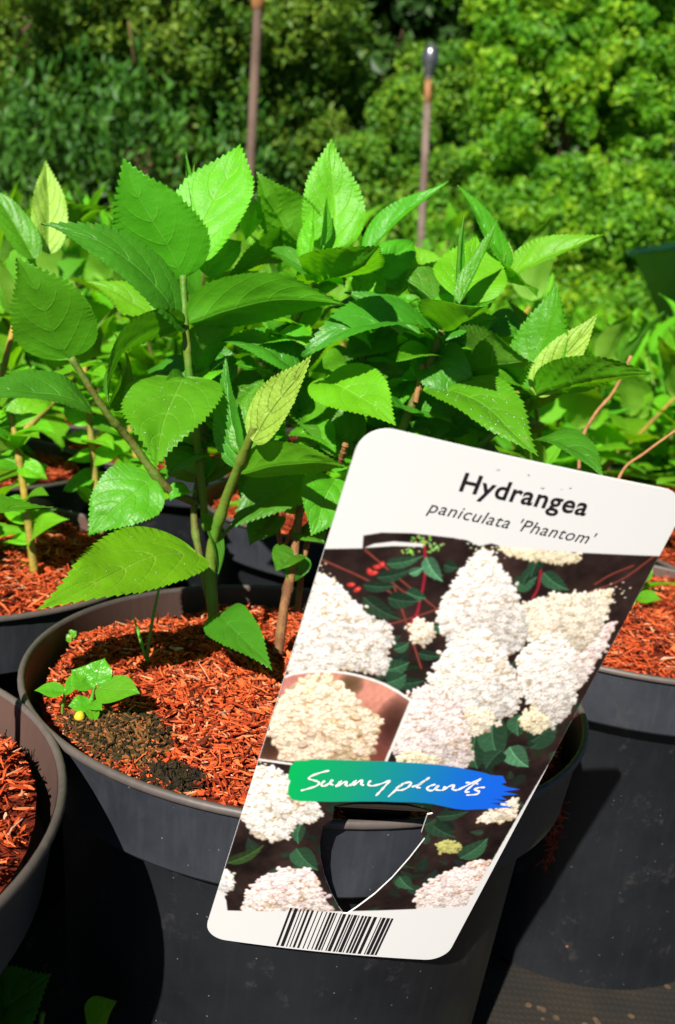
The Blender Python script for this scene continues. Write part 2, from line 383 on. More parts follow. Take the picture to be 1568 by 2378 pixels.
def tree(name, label, cat, base, trunk_h, blobs, nclump, nper, leaf, mat, seed, clump_r=.22, trunk_r=.09, group='trees and shrubs behind the nursery field'):
    r = np.random.default_rng(seed)
    root = empty(name, base, label, cat, group)
    b0 = np.zeros(3)
    tp = catmull([b0, [r.normal(0, .05), r.normal(0, .05), trunk_h * .5], [r.normal(0, .1), 0, trunk_h]], 10)
    link('trunk', mesh_np('trunk', *tube_np(tp, [trunk_r, trunk_r * .6], 10), [M['bark']]), root)
    limbs = []
    cl = []
    for (c, rad) in blobs:
        c = np.array(c, float); rad = np.array(rad, float)
        s = tp[r.integers(4, 10)]
        limbs.append(tube_np(catmull([s, (s + c) / 2 + r.normal(0, .1, 3), c + np.array([0, 0, rad[2] * .5])], 8), [trunk_r * .5, trunk_r * .12], 6))
        w = max(4, int(nclump * (rad.prod() ** .66) / sum((np.prod(q[1]) ** .66) for q in blobs)))
        d = r.normal(size=(w, 3)); d /= np.linalg.norm(d, axis=1)[:, None]
        rr = r.uniform(.3, 1.12, w) ** .6
        cc = c + d * rad * rr[:, None]
        cl.append(cc)
        for q in cc[::16]:
            limbs.append(tube_np(catmull([c + (q - c) * .2, (c + q) / 2 + r.normal(0, .04, 3), q], 5), [trunk_r * .18, trunk_r * .05], 4))
    V, F = join_np(limbs)
    link('limbs', mesh_np('limbs', V, F, [M['bark']]), root)
    cl = np.concatenate(cl)
    k = (r.poisson(nper, len(cl)) * r.uniform(.4, 1.5, len(cl))).astype(int) + 4
    sz = r.uniform(.55, 1.5, len(cl)); sq = r.uniform(.45, 1.0, (len(cl), 3))
    g = r.normal(0, 1, (k.sum(), 3)); g /= np.linalg.norm(g, axis=1)[:, None] / (r.uniform(.2, 1, (k.sum(), 1)) ** .45)
    cent = np.repeat(cl, k, 0) + g * clump_r * np.repeat(sz[:, None] * sq, k, 0)
    cent[:, 2] = np.maximum(cent[:, 2], .02)
    V, F = leaf_cloud(cent, leaf, seed + 1, out_from=np.repeat(cl, k, 0))
    tone = np.repeat(np.repeat(r.uniform(0, 1, len(cl)), k), 4)
    o = link('crown', mesh_np('crown', V, F, [M[mat]], smooth=False, attrs={'tone': tone}), root); o['kind'] = 'stuff'
    return root

def weeping(name, label, base, h, w, nstr, leaf, mat, seed, bottom=.55):
    r = np.random.default_rng(seed)
    root = empty(name, base, label, 'tree', 'trees and shrubs behind the nursery field')
    tp = catmull([[0, 0, 0], [.1, .05, h * .5], [-.1, .0, h * .9]], 10)
    link('trunk', mesh_np('trunk', *tube_np(tp, [.13, .07], 10), [M['bark']]), root)
    limbs = []; cs = []
    for i in range(nstr):
        a = r.uniform(0, 2 * np.pi); rr = w * math.sqrt(r.uniform(.05, 1))
        top = np.array([rr * math.cos(a), rr * .7 * math.sin(a), h * (1 - .25 * (rr / w) ** 2) * r.uniform(.78, 1)])
        if i % 140 == 0: limbs.append(tube_np(catmull([tp[6], (tp[9] + top) / 2 + np.array([0, 0, .25]), top], 7), [.012, .004], 5))
        L = r.uniform(.5, 1) * (top[2] - bottom)
        n = int(L / .028)
        t = np.linspace(0, 1, n)
        sway = r.normal(0, .06, 2)
        p = top + np.stack([sway[0] * t ** 2 + r.normal(0, .025, n), sway[1] * t ** 2 + r.normal(0, .025, n), -L * t], -1)
        cs.append(p)
    V, F = join_np(limbs); link('limbs', mesh_np('limbs', V, F, [M['bark']]), root)
    V, F = leaf_cloud(np.concatenate(cs), leaf, seed + 3, elong=2.6, droop=1.6)
    o = link('crown', mesh_np('crown', V, F, [M[mat]], smooth=False), root); o['kind'] = 'stuff'
    return root

weeping('weeping_tree', 'weeping tree with hanging green strands at the far left', (-1.75, 6.9, 0), 2.1, 1.25, 420, .030, 't_willow', 21, .8)
tree('olive_tree', 'yellowish olive green tree in the upper left behind the tall brown standpipe', 'tree', (-1.35, 6.9, 0), 1.9,
     [((-.95, -.3, 2.0), (.7, .5, .55)), ((-.2, -.3, 2.1), (.75, .5, .5)), ((.55, -.2, 2.2), (.7, .5, .6)), ((1.0, .1, 1.5), (.55, .4, .5)), ((.3, .0, 1.5), (.5, .4, .35)), ((0, .1, 2.9), (1.3, .6, .5))], 640, 150, .026, 't_olive', 31, .17)
tree('leafy_shrub', 'mid green leafy shrub between the two standpipes', 'shrub', (.42, 6.4, 0), 1.0,
     [((-.15, 0, 1.2), (.42, .4, .5)), ((.2, -.1, .75), (.5, .4, .45)), ((.1, .1, 1.75), (.4, .35, .25)), ((-.35, .2, .6), (.4, .4, .4)), ((.45, .05, 1.6), (.3, .3, .4))], 300, 190, .024, 't_mid', 41, .15, .05)
tree('bright_shrub', 'big bright green shrub filling the upper right of the picture', 'shrub', (1.25, 6.1, 0), 1.4,
     [((0, 0, 1.5), (.68, .55, .75)), ((-.25, -.1, .8), (.6, .5, .6)), ((.3, -.1, .8), (.55, .5, .6)), ((-.2, .1, 2.3), (.62, .5, .5)), ((.3, .1, 2.2), (.5, .5, .5))], 760, 210, .025, 't_bright', 51, .14, .06)
tree('dark_shrub', 'mid green shrub at the right edge, lower than the big bright one', 'shrub', (2.3, 6.4, 0), .8,
     [((-.1, 0, .7), (.5, .45, .5)), ((.25, .1, 1.25), (.4, .4, .4)), ((.7, .1, 1.9), (.4, .4, .5))], 240, 180, .025, 't_mid', 61, .14, .05)
tree('low_shrub', 'low light green shrub under the rusty capped standpipe', 'shrub', (.75, 5.4, 0), .3,
     [((0, 0, .25), (.5, .3, .30)), ((.9, .1, .25), (.55, .3, .30)), ((1.6, .2, .3), (.5, .3, .34))], 200, 170, .022, 't_bright', 66, .12, .03)
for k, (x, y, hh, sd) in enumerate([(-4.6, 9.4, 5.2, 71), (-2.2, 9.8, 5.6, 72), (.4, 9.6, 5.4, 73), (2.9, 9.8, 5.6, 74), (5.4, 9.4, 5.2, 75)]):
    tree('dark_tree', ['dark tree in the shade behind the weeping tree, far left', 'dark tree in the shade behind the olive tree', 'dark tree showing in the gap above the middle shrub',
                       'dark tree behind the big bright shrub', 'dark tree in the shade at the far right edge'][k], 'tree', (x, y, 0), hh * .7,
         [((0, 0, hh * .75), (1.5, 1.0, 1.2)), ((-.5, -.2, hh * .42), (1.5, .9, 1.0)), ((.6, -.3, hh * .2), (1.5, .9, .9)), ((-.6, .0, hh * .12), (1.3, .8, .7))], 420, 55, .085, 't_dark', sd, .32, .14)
# the wood behind, one dark mass
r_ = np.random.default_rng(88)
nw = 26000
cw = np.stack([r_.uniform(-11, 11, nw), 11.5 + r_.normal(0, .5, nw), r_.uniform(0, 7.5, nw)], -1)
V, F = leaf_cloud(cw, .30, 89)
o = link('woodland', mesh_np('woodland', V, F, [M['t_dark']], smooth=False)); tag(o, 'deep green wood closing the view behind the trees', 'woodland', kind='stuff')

# ---------------------------------------------------------------- standpipes
M['pipe'] = simple('brown_painted_pipe', (.075, .052, .040), .8, .3, 40, .1, col2=(.12, .082, .062), cscale=14)
M['pipe_rust'] = simple('rusty_pipe', (.20, .085, .03), .85, .5, 40, .15, col2=(.28, .14, .06), cscale=22)
M['pipe_grey'] = simple('pinkish_grey_pipe', (.20, .155, .125), .8, .3, 40, .1, col2=(.11, .08, .062), cscale=16)
M['metal'] = simple('dull_metal', (.16, .16, .18), .3, .2, 60, .6)
bpy.data.materials['dull_metal'].node_tree.nodes['Principled BSDF'].inputs['Metallic'].default_value = .7
def pipe(label, pts, segs, fittings):
    base = on_plane_line(pts[0], pts[1])
    root = empty('standpipe', base, label, 'pipe', 'water standpipes in the field')
    bl = np.array(base)
    top = pts[0]
    for (f0, f1, rad, mat) in segs:
        a = bl + (top - bl) * f0; b = bl + (top - bl) * f1
        link('pipe', mesh_np('pipe', *tube_np([a - bl, (a + b) / 2 - bl, b - bl], [rad], 16), [M[mat]]), root)
    for (nm, f, prof, mat) in fittings:
        p = bl + (top - bl) * f - bl
        V, F = lathe_np(prof, 20); V = V + p
        link(nm, mesh_np(nm, V, F, [M[mat]]), root)
    return root
def on_plane_line(top, low):
    d = low - top; return top + d * (top[2] / -d[2])
d1, d2 = 2.5, 2.9
pipe('tall brown standpipe running up out of the top of the picture', [at(606, -130, d1), at(574, 540, d1)],
     [(0, .89, .0122, 'pipe'), (.89, 1, .011, 'pipe')],
     [('coupling', .876, [(.012, -.02), (.017, -.018), (.018, 0), (.017, .018), (.012, .02)], 'pipe_rust'), ('end_cap', 1, [(.0145, -.03), (.02, -.02), (.02, .02), (.012, .04), (0, .045)], 'metal')])
pipe('rusty standpipe with a round dark metal cap on top', [at(996, 165, d2), at(980, 510, d2)],
     [(0, .905, .0118, 'pipe_grey'), (.905, .97, .0115, 'pipe_rust'), (.97, 1, .0115, 'pipe_grey')],
     [('nozzle', 1, [(.012, -.02), (.0165, -.015), (.0165, .01), (.022, .02), (.0245, .035), (.0245, .055), (.018, .068), (.008, .074), (0, .075)], 'metal')])

# ---------------------------------------------------------------- green trough on its stand
M['trough'] = simple('dark_green_plastic', (.006, .055, .035), .4, .1, 20, .4, col2=(.008, .075, .045), cscale=6)
M['teal'] = simple('pale_teal_plastic', (.05, .42, .28), .5, .1, 20, .4, col2=(.07, .5, .34), cscale=6)
dt = 1.75
tl = at(1500, 566, dt)
tb = empty('green_trough', (tl[0] + .33, tl[1] + .12, 0), 'dark green plastic trough on a pale teal stand at the right edge', 'trough')
top = tl[2]; hw, hd, hh = .27, .16, .14
sec = [(-hw, 0), (-hw + .01, 0), (-hw + .10, -hh + .012), (hw - .10, -hh + .012), (hw - .01, 0), (hw, 0), (hw - .09, -hh), (-hw + .09, -hh)]
V = np.array([[x, y, top + z] for y in (-hd, hd) for (x, z) in sec]); n8 = len(sec)
F = [np.array([[i, (i + 1) % n8, n8 + (i + 1) % n8, n8 + i] for i in range(n8)])]
link('trough_shell', mesh_np('trough_shell', V, F, [M['trough']], smooth=False), tb)
for y in (-hd, hd):
    V = np.array([[x, y + q, top + z] for q in (-.004, .004) for (x, z) in ((-hw + .004, -.001), (hw - .004, -.001), (hw - .094, -hh + .003), (-hw + .094, -hh + .003))])
    F = [np.array([[0, 1, 2, 3], [7, 6, 5, 4], [0, 4, 5, 1], [1, 5, 6, 2], [2, 6, 7, 3], [3, 7, 4, 0]])]
    link('end_panel', mesh_np('end_panel', V, F, [M['trough']], smooth=False), tb)
link('rim', mesh_np('rim', *join_np([box_np((0, -hd - .006, top + .003), (2 * hw + .02, .016, .012)), box_np((0, hd + .006, top + .003), (2 * hw + .02, .016, .012)),
     box_np((-hw - .004, 0, top + .003), (.012, 2 * hd - .004, .011)), box_np((hw + .004, 0, top + .003), (.012, 2 * hd - .004, .011))]), [M['trough']], smooth=False), tb)
for sx in (-1, 1):
    for sy in (-1, 1):
        link('leg', mesh_np('leg', *tube_np([[sx * .13, sy * .10, top - hh + .004], [sx * .155, sy * .12, top * .35], [sx * .17, sy * .13, 0]], [.018, .02], 8), [M['teal']]), tb)
link('cross_bar', mesh_np('cross_bar', *tube_np([[-.158, -.12, top * .4], [0, -.12, top * .4], [.158, -.12, top * .4]], [.012], 8), [M['teal']]), tb)

# ---------------------------------------------------------------- pots and mulch
RIM_R, RIM_Z = .115, .19
outer = [(0.0, 0.0), (.083, 0.0), (.0855, .002), (.0985, .1585), (.0992, .1600), (.1092, .1600), (.1100, .1610), (.1130, .1862), (.1132, .1876)]
rimp = [(.1124, .1872), (.1142, .1874), (.1150, .1878), (.1152, .1884), (.1152, .1893), (.1146, .1902), (.1136, .1904), (.1128, .1898), (.1124, .1884), (.1123, .187)]
inner = [(.1124, .1890), (.1098, .165), (.0975, .156), (.086, .05), (.0, .05)]
def smooth_profile(p, k=3): return p
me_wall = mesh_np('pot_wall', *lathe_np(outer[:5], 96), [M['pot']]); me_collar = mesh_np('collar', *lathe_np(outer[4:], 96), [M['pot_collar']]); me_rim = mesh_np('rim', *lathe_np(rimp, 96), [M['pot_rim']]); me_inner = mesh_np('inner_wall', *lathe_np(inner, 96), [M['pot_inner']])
for me in (me_wall, me_inner, me_collar):
    me.set_sharp_from_angle(angle=math.radians(28))

def pot(x, y, label, rz=0.0, group='black plastic nursery pots'):
    root = empty('plant_pot', (x, y, 0), label, 'pot', group, rz)
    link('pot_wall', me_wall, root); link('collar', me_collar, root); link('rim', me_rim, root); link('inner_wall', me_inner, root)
    return root

def mulch_z(x, y, seed=0):
    r = np.hypot(x, y)
    p = np.stack([x * 45, y * 45, np.zeros_like(x) + seed], -1)
    return .1800 + .010 * (1 - (r / .108) ** 2) - .004 * (y / .108) + .0035 * vnoise(p, seed) + .0018 * vnoise(p * 3.1, seed + 5)

def mulch_mesh(seed, nchip, keep=None, lmin=.004, lmax=.016):
    r = np.random.default_rng(seed)
    # bed
    nr, na = 16, 48
    rr = np.linspace(0, .1065, nr)[:, None]; aa = np.linspace(0, 2 * np.pi, na, endpoint=False)[None]
    X = (rr * np.cos(aa)).ravel(); Y = (rr * np.sin(aa)).ravel()
    V = np.stack([X, Y, mulch_z(X, Y, seed) - .0015], -1)
    i = np.arange(nr - 1)[:, None] * na; j = np.arange(na)[None]
    F = np.stack([i + j, i + (j + 1) % na, i + na + (j + 1) % na, i + na + j], -1).reshape(-1, 4)
    # chips
    n = nchip
    pr = .105 * np.sqrt(r.uniform(0, 1, n)); pa = r.uniform(0, 2 * np.pi, n)
    px, py = pr * np.cos(pa), pr * np.sin(pa)
    L = r.uniform(lmin, lmax, n) * r.uniform(.5, 1, n); Wd = r.uniform(.0003, .0011, n) * np.where(r.uniform(0, 1, n) < .07, 2.2, 1); Th = r.uniform(.0002, .0005, n)
    ck = r.uniform(0, 1, n) < .35; L = np.where(ck, r.uniform(.0012, .004, n), L); Wd = np.where(ck, r.uniform(.0006, .0018, n), Wd)
    yaw = r.uniform(0, 2 * np.pi, n); tilt = r.normal(0, .27, n); roll = r.normal(0, .6, n)
    ax = np.stack([np.cos(yaw) * np.cos(tilt), np.sin(yaw) * np.cos(tilt), np.sin(tilt)], -1)
    up = np.stack([-np.sin(roll) * np.sin(yaw), np.sin(roll) * np.cos(yaw), np.cos(roll)], -1)
    sd = np.cross(up, ax); sd /= np.linalg.norm(sd, axis=1)[:, None]; up = np.cross(ax, sd)
    over = np.maximum(0, np.hypot(px, py) + L * .5 - .106)
    px, py = px * (1 - over / .106), py * (1 - over / .106)
    c = np.stack([px, py, mulch_z(px, py, seed) + r.uniform(-.0012, .0028, n) + .25 * L * abs(np.sin(tilt))], -1)
    bend = r.normal(0, .08, n)
    sec = []
    for s, wsc in ((-.5, .35), (0.05, 1.0), (.5, .25)):
        cc = c + ax * (L * s)[:, None] + up * (bend * L * (1 - 4 * s * s))[:, None]
        for (u, v) in ((-1, -1), (1, -1), (1, 1), (-1, 1)):
            sec.append(cc + sd * (u * Wd * wsc * .5)[:, None] + up * (v * Th * .5)[:, None])
    CV = np.stack(sec, 1).reshape(-1, 3)
    q = []
    for k in (0, 4):
        for e in range(4): q.append([k + e, k + (e + 1) % 4, k + 4 + (e + 1) % 4, k + 4 + e])
    q += [[3, 2, 1, 0], [8, 9, 10, 11]]
    CF = (np.arange(n)[:, None, None] * 12 + np.array(q)[None]).reshape(-1, 4)
    V2, F2 = join_np([(V, [F]), (CV, [CF])])
    mi = np.concatenate([np.ones(len(F)), np.zeros(len(CF))])
    return mesh_np('bark_mulch', V2, F2, [M['mulch'], M['mulch_bed']], smooth=False, mat_idx=mi)

A_ = np.array([.172, .153]); B_ = np.array([-.153, .172])
mulch_main = mulch_mesh(3, 24000, lmin=.003, lmax=.011)
mulch_b = mulch_mesh(4, 10000, lmin=.004, lmax=.014)
mulch_c = mulch_mesh(5, 2600, lmin=.006, lmax=.018)
def mulch(x, y, me, label, rz=0.0):
    o = link('bark_mulch', me); o.location = (x, y, 0); o.rotation_euler = (0, 0, rz)
    return tag(o, label, 'mulch', 'red bark mulch in the pots', 'stuff')

pot(0, 0, 'black plastic pot in the centre holding the labelled hydrangea')
mulch(0, 0, mulch_main, 'shredded red bark mulch in the central pot')
pot(-.180, -.140, 'black pot cut off by the left edge, nearest the camera', .7)
mulch(-.180, -.140, mulch_b, 'red bark mulch in the pot at the lower left edge', 1.0)
pot(.174, .152, 'black pot behind the label at the right edge', 1.3)
mulch(.174, .152, mulch_b, 'red bark mulch in the pot at the right edge', 2.2)
pot(-.205, .115, 'black pot behind the central one on the left', 2.1)
mulch(-.205, .115, mulch_b, 'red bark mulch in the pot behind on the left', 3.9)
pot(.02, .328, 'black pot straight behind the central one, hidden by leaves', 2.9)
mulch(.02, .328, mulch_c, 'red bark mulch in the pot straight behind the central plant', .5)

# ---------------------------------------------------------------- leaves
def leaf_mesh(L, W, fold=12, curl=.3, seed=0, teeth=24, nu=96, nv=7, relief=1.0, wave=.3, peak=.52, mat=None, twist=0.0, lump=1.0):
    r = np.random.default_rng(seed)
    s = np.linspace(0, 1, nu + 1)
    t = np.linspace(-1, 1, 2 * nv + 1)
    e1, e2 = peak, 1.02
    prof = s ** e1 * (1 - s) ** e2; prof = prof / prof.max()
    prof = prof * (1 - .35 * np.clip((s - .70) / .30, 0, 1))
    half = W / 2 * prof + .0009 * (1 - s)
    S, Tt = np.meshgrid(s, t, indexing='ij')
    saw = (S * teeth) % 1.0
    tooth = np.where((S > .10) & (S < .985), saw, .35) - .35
    edge = np.clip((abs(Tt) - .80) / .20, 0, 1)
    Hf = half[:, None]
    asym = r.uniform(-.07, .07)
    x = Tt * Hf * (1 + asym * np.sign(Tt)) + np.sign(Tt) * edge * tooth * W * .036 * (r.uniform(.75, 1.25) if teeth else 0)
    yshift = edge * tooth * L * .018
    x = x + r.uniform(-.07, .07) * W * np.sin(np.pi * S) ** 2 + r.uniform(-.05, .05) * W * np.sin(2 * np.pi * S)
    # centre line
    ang = curl * (s - .25) * 1.6
    dy = np.cos(ang); dz = -np.sin(ang)
    cy = np.concatenate([[0], np.cumsum((dy[1:] + dy[:-1]) / 2)]) / nu; cz = np.concatenate([[0], np.cumsum((dz[1:] + dz[:-1]) / 2)]) / nu
    a = math.atan2(cz[-1], cy[-1]); D = math.hypot(cy[-1], cz[-1])
    Y = (cy * math.cos(a) + cz * math.sin(a)) / D * L; Z = (-cy * math.sin(a) + cz * math.cos(a)) / D * L
    tn = np.stack([np.gradient(Y), np.gradient(Z)], -1); tn /= np.linalg.norm(tn, axis=1)[:, None]
    ny, nz = -tn[:, 1], tn[:, 0]
    fo = math.radians(fold)
    aT = abs(Tt)
    ph = S * 5.0 - aT ** 1.5 * 2.1; fr = np.abs(ph % 1.0 - .5) * 2      # 0 at a lateral vein
    h = abs(Tt) * Hf * math.sin(fo) * (1 - .35 * aT)                      # fold, flattening outwards
    h = h + relief * W * .026 * (np.sin(np.clip(fr * 1.25, 0, 1) * np.pi / 2) ** .8 - .6) * np.clip(aT * 6, 0, 1) * (1 - aT ** 3) * np.clip(prof[:, None] * 1.6, 0, 1)
    h = h - relief * W * .012 * np.exp(-(aT / .08) ** 2)
    w1, w2 = r.uniform(0, 6.28, 2)
    h = h + wave * W * .075 * aT ** 2 * np.sin(S * r.uniform(5, 9) + np.where(Tt > 0, w1, w2))
    h = h + lump * W * .045 * vnoise(np.stack([Tt * 1.6 + seed, S * 4.0, 0 * S], -1), seed % 97) * np.clip(prof[:, None] * 1.5, 0, 1)
    xx = x * math.cos(fo * .8)
    tw = twist * (S - .2); X2 = xx * np.cos(tw) - h * np.sin(tw); H2 = xx * np.sin(tw) + h * np.cos(tw)
    V = np.stack([X2, Y[:, None] + yshift + H2 * ny[:, None], Z[:, None] + H2 * nz[:, None]], -1).reshape(-1, 3)
    k = 2 * nv + 1
    i = np.arange(nu)[:, None] * k; j = np.arange(2 * nv)[None]
    F = np.stack([i + j, i + j + 1, i + k + j + 1, i + k + j], -1).reshape(-1, 4)
    luv = np.stack([Tt, S, 0 * S], -1).reshape(-1, 3)
    return V, [F], luv

def frame(B, T, n):
    y = np.asarray(T, float) - np.asarray(B, float); L = np.linalg.norm(y); y = y / L
    n = np.asarray(n, float); z = n - y * (n @ y); z /= np.linalg.norm(z); x = np.cross(y, z)
    return Matrix(((x[0], y[0], z[0], B[0]), (x[1], y[1], z[1], B[1]), (x[2], y[2], z[2], B[2]), (0, 0, 0, 1))), L

def leaf_local(mat4, root):
    return Matrix.Translation(-Vector(root.location)) @ mat4

HL = []
def hero_leaf(root, b, t, W, n, fold=12, curl=.3, mat='leaf', relief=1.0, label=None, seed=None, wave=.3, drops=0, twist=0.0, peak=.50, teeth=24, lump=1.0):
    Bp, Tp = at(*b), at(*t)
    m4, L = frame(Bp, Tp, n)
    sd = seed if seed is not None else len(HL) * 13 + 5
    V, F, luv = leaf_mesh(L, W * .97 / 100, fold * 1.3 + 3 if lump > .5 else fold, curl * 1.25, sd, teeth=teeth, relief=relief, wave=wave, twist=twist, peak=peak, lump=lump)
    o = link('leaf', mesh_np('leaf', V, F, [M[mat]], attrs={'luv': luv}), root)
    o.matrix_local = leaf_local(m4, root)
    if label: o['label'] = label
    HL.append(o)
    if drops:
        r = np.random.default_rng(sd + 1); parts = []
        VV = V.reshape(97, 15, 3)
        for _ in range(drops):
            i, j = r.integers(10, 84), r.integers(2, 13)
            c = VV[i, j]; rad = r.uniform(.00015, .00045)
            lat = np.linspace(0, np.pi / 2 * .98, 4); lon = np.linspace(0, 2 * np.pi, 8, endpoint=False)
            sv = np.array([[c[0] + rad * math.cos(a) * math.cos(p), c[1] + rad * math.sin(a) * math.cos(p), c[2] + rad * .75 * math.sin(p)] for p in lat for a in lon])
            ii = np.arange(3)[:, None] * 8; jj = np.arange(8)[None]
            parts.append((sv, [np.stack([ii + jj, ii + (jj + 1) % 8, ii + 8 + (jj + 1) % 8, ii + 8 + jj], -1).reshape(-1, 4)]))
        Vd, Fd = join_np(parts)
        d = link('water_droplets', mesh_np('water_droplets', Vd, Fd, [M['water']]), o); d['kind'] = 'stuff'
    return o

mw, ns_, ls_, bw = nt('water')
bw.inputs['Base Color'].default_value = (.95, 1, .95, 1); bw.inputs['Roughness'].default_value = .03; bw.inputs['Transmission Weight'].default_value = .85; bw.inputs['IOR'].default_value = 1.33
M['water'] = mw

def stem(root, pts, radii, mat='stem_green', name='stem', n=44, nodes=True):
    P = catmull([at(*p) for p in pts], n) - np.array(root.location)
    R = np.interp(np.linspace(0, 1, n), np.linspace(0, 1, len(radii)), radii) / 1000 * (.76 if nodes else 1)
    if nodes:
        tt = np.linspace(0, 1, n)
        for c_ in (.3, .62, .97): R = R * (1 + .28 * np.exp(-((tt - c_ - .03 * (len(pts) - 4)) / .022) ** 2))
    return link(name, mesh_np(name, *tube_np(P, list(R), 10), [M[mat]]), root)

hy = empty('hydrangea_plant', (-.03, .0, .18), 'leafy green hydrangea with serrated leaves growing in the central pot', 'plant')
# stems
stem(hy, [(497, 1450, .405), (490, 1290, .40), (518, 1180, .39), (548, 1100, .378), (580, 1020, .365), (592, 990, .362)], [3.3, 2.9, 2.6, 2.2])
stem(hy, [(497, 1440, .412), (472, 1330, .412), (452, 1220, .412), (455, 1150, .412), (475, 1040, .41), (470, 960, .41)], [2.2, 2.0, 1.8], 'stem_brown')
stem(hy, [(458, 1170, .412), (385, 1130, .40), (300, 1020, .39), (245, 955, .38), (165, 830, .37)], [2.4, 2.3, 2.0, 1.7], 'stem_brown')
stem(hy, [(478, 1230, .415), (462, 1060, .405), (442, 890, .39), (431, 760, .386), (425, 640, .385)], [2.3, 2.3, 2.1, 1.7])
stem(hy, [(560, 1150, .44), (590, 1010, .435), (640, 870, .42), (690, 740, .415), (735, 650, .405), (765, 580, .41)], [2.2, 2.0, 1.6])
stem(hy, [(770, 1500, .42), (850, 1200, .42), (930, 1005, .405), (1000, 840, .40), (1030, 760, .395), (1070, 700, .40)], [3.0, 2.6, 2.1, 1.7], 'stem_brown')
stem(hy, [(900, 1230, .43), (1060, 1080, .425), (1190, 970, .42), (1245, 910, .41)], [2.2, 2.0, 1.8], 'stem_green')
stem(hy, [(645, 1520, .398), (662, 1400, .41), (682, 1300, .42), (700, 1180, .425), (760, 1080, .42)], [3.0, 2.6, 2.0], 'stem_wood')
stem(hy, [(690, 1420, .43), (705, 1300, .43), (722, 1220, .43), (730, 1100, .43)], [2.0, 1.8], 'stem_wood')
stem(hy, [(655, 1300, .46), (648, 1240, .46), (638, 1150, .46), (632, 1080, .46)], [1.6, 1.3], 'stem_wood')
stem(hy, [(660, 1270, .455), (690, 1210, .45), (722, 1160, .445)], [1.3, 1.0], 'stem_wood', 'twig')
stem(hy, [(790, 1075, .36), (803, 1030, .355)], [1.3, 1.5], 'stem_wood', 'twig')
stem(hy, [(965, 935, .40), (975, 880, .40), (983, 845, .40)], [1.6, 1.2], 'stem_wood', 'twig')
stem(hy, [(500, 1260, .40), (530, 1230, .405), (560, 1200, .41)], [1.2, 1.0], 'stem_green', 'twig')
stem(hy, [(1075, 700, .40), (1120, 690, .415), (1175, 650, .42)], [1.5, 1.2])
# upper left shoot
hero_leaf(hy, (425, 648, .385), (285, 366, .362), 3.8, (.05, .90, .42), 10, -.12, 'leaf_olive', .45, wave=.3, lump=.4)
hero_leaf(hy, (455, 615, .40), (557, 333, .412), 3.3, (-.15, -.92, .3), 8, .15, 'leaf_light', .7, drops=40, peak=.8)
hero_leaf(hy, (445, 520, .405), (432, 352, .41), .9, (.9, -.4, .1), 40, -.1, 'leaf', 1.2)
hero_leaf(hy, (440, 530, .41), (452, 370, .415), .8, (-.8, -.5, .1), 40, -.1, 'leaf_light', 1.2)
hero_leaf(hy, (430, 760, .386), (95, 520, .36), 2.9, (.15, -.55, .8), 8, .55, 'leaf_dark', .9, wave=.2)
hero_leaf(hy, (165, 832, .37), (38, 598, .345), 3.6, (.05, .90, .42), 10, -.12, 'leaf_olive', .45, wave=.3, lump=.4)
hero_leaf(hy, (438, 750, .386), (808, 708, .365), 2.9, (0, .72, .68), 22, .35, 'leaf_olive', .8)
hero_leaf(hy, (428, 752, .384), (252, 935, .352), 2.5, (-.62, .35, .7), 15, .7, 'leaf_dark', .8)
hero_leaf(hy, (425, 878, .388), (362, 1086, .345), 3.8, (0, -.72, .68), 7, .25, 'leaf', 1.0, drops=14)
hero_leaf(hy, (355, 1108, .398), (205, 1245, .388), 2.9, (.1, -.7, .7), 6, .3, 'leaf', .8)
hero_leaf(hy, (455, 1286, .388), (86, 1414, .318), 3.4, (.05, -.62, .78), 5, .2, 'leaf_light', .8, drops=16)
hero_leaf(hy, (507, 1426, .40), (633, 1557, .352), 1.9, (-.25, -.55, .78), 12, .3, 'leaf_dark', .8)
hero_leaf(hy, (415, 772, .425), (195, 652, .415), 2.3, (0, -.6, .75), 10, .3, 'leaf_light', .8)
hero_leaf(hy, (210, 950, .378), (-70, 925, .35), 2.3, (0, -.5, .85), 12, .45, 'leaf_dark', .7)
hero_leaf(hy, (255, 945, .385), (262, 770, .41), 1.6, (.6, .4, .5), 20, .5, 'leaf_dark', .7)
# middle shoot
hero_leaf(hy, (585, 1022, .362), (722, 823, .345), 1.8, (-.45, -.8, .3), 14, -.12, 'leaf_pale', 2.4)
hero_leaf(hy, (563, 1085, .376), (524, 832, .38), 1.9, (-.75, -.6, .2), 25, .1, 'leaf_dark', 1.2)
hero_leaf(hy, (575, 1060, .375), (612, 880, .385), 1.9, (-.2, -.9, .2), 15, .2, 'leaf', 1.0)
hero_leaf(hy, (560, 1100, .376), (812, 1085, .345), 2.1, (0, .82, .55), 24, .25, 'leaf_olive', 1.0)
hero_leaf(hy, (748, 1105, .42), (532, 1226, .40), 3.2, (0, -.6, .8), 18, .3, 'leaf_dark', 1.0)
hero_leaf(hy, (780, 1112, .40), (722, 1245, .385), 2.4, (.2, -.8, .5), 10, .3, 'leaf', .8)
hero_leaf(hy, (755, 878, .40), (920, 988, .37), 2.9, (-.1, -.7, .7), 12, .2, 'leaf_light', .9, drops=12)
hero_leaf(hy, (705, 868, .41), (512, 792, .40), 2.8, (.1, -.45, .85), 14, .4, 'leaf_dark', .9)
hero_leaf(hy, (450, 862, .40), (628, 713, .39), 2.6, (-.4, .5, .75), 14, .5, 'leaf_dark', .8)
hero_leaf(hy, (820, 1050, .42), (690, 950, .43), 2.8, (0, -.7, .7), 14, .3, 'leaf_dark', .9)
hero_leaf(hy, (760, 1000, .44), (620, 900, .44), 3.0, (.1, -.6, .7), 14, .5, 'leaf_dark', .9)
hero_leaf(hy, (640, 880, .43), (800, 770, .43), 2.6, (0, .6, .7), 18, .3, 'leaf_dark', .9)
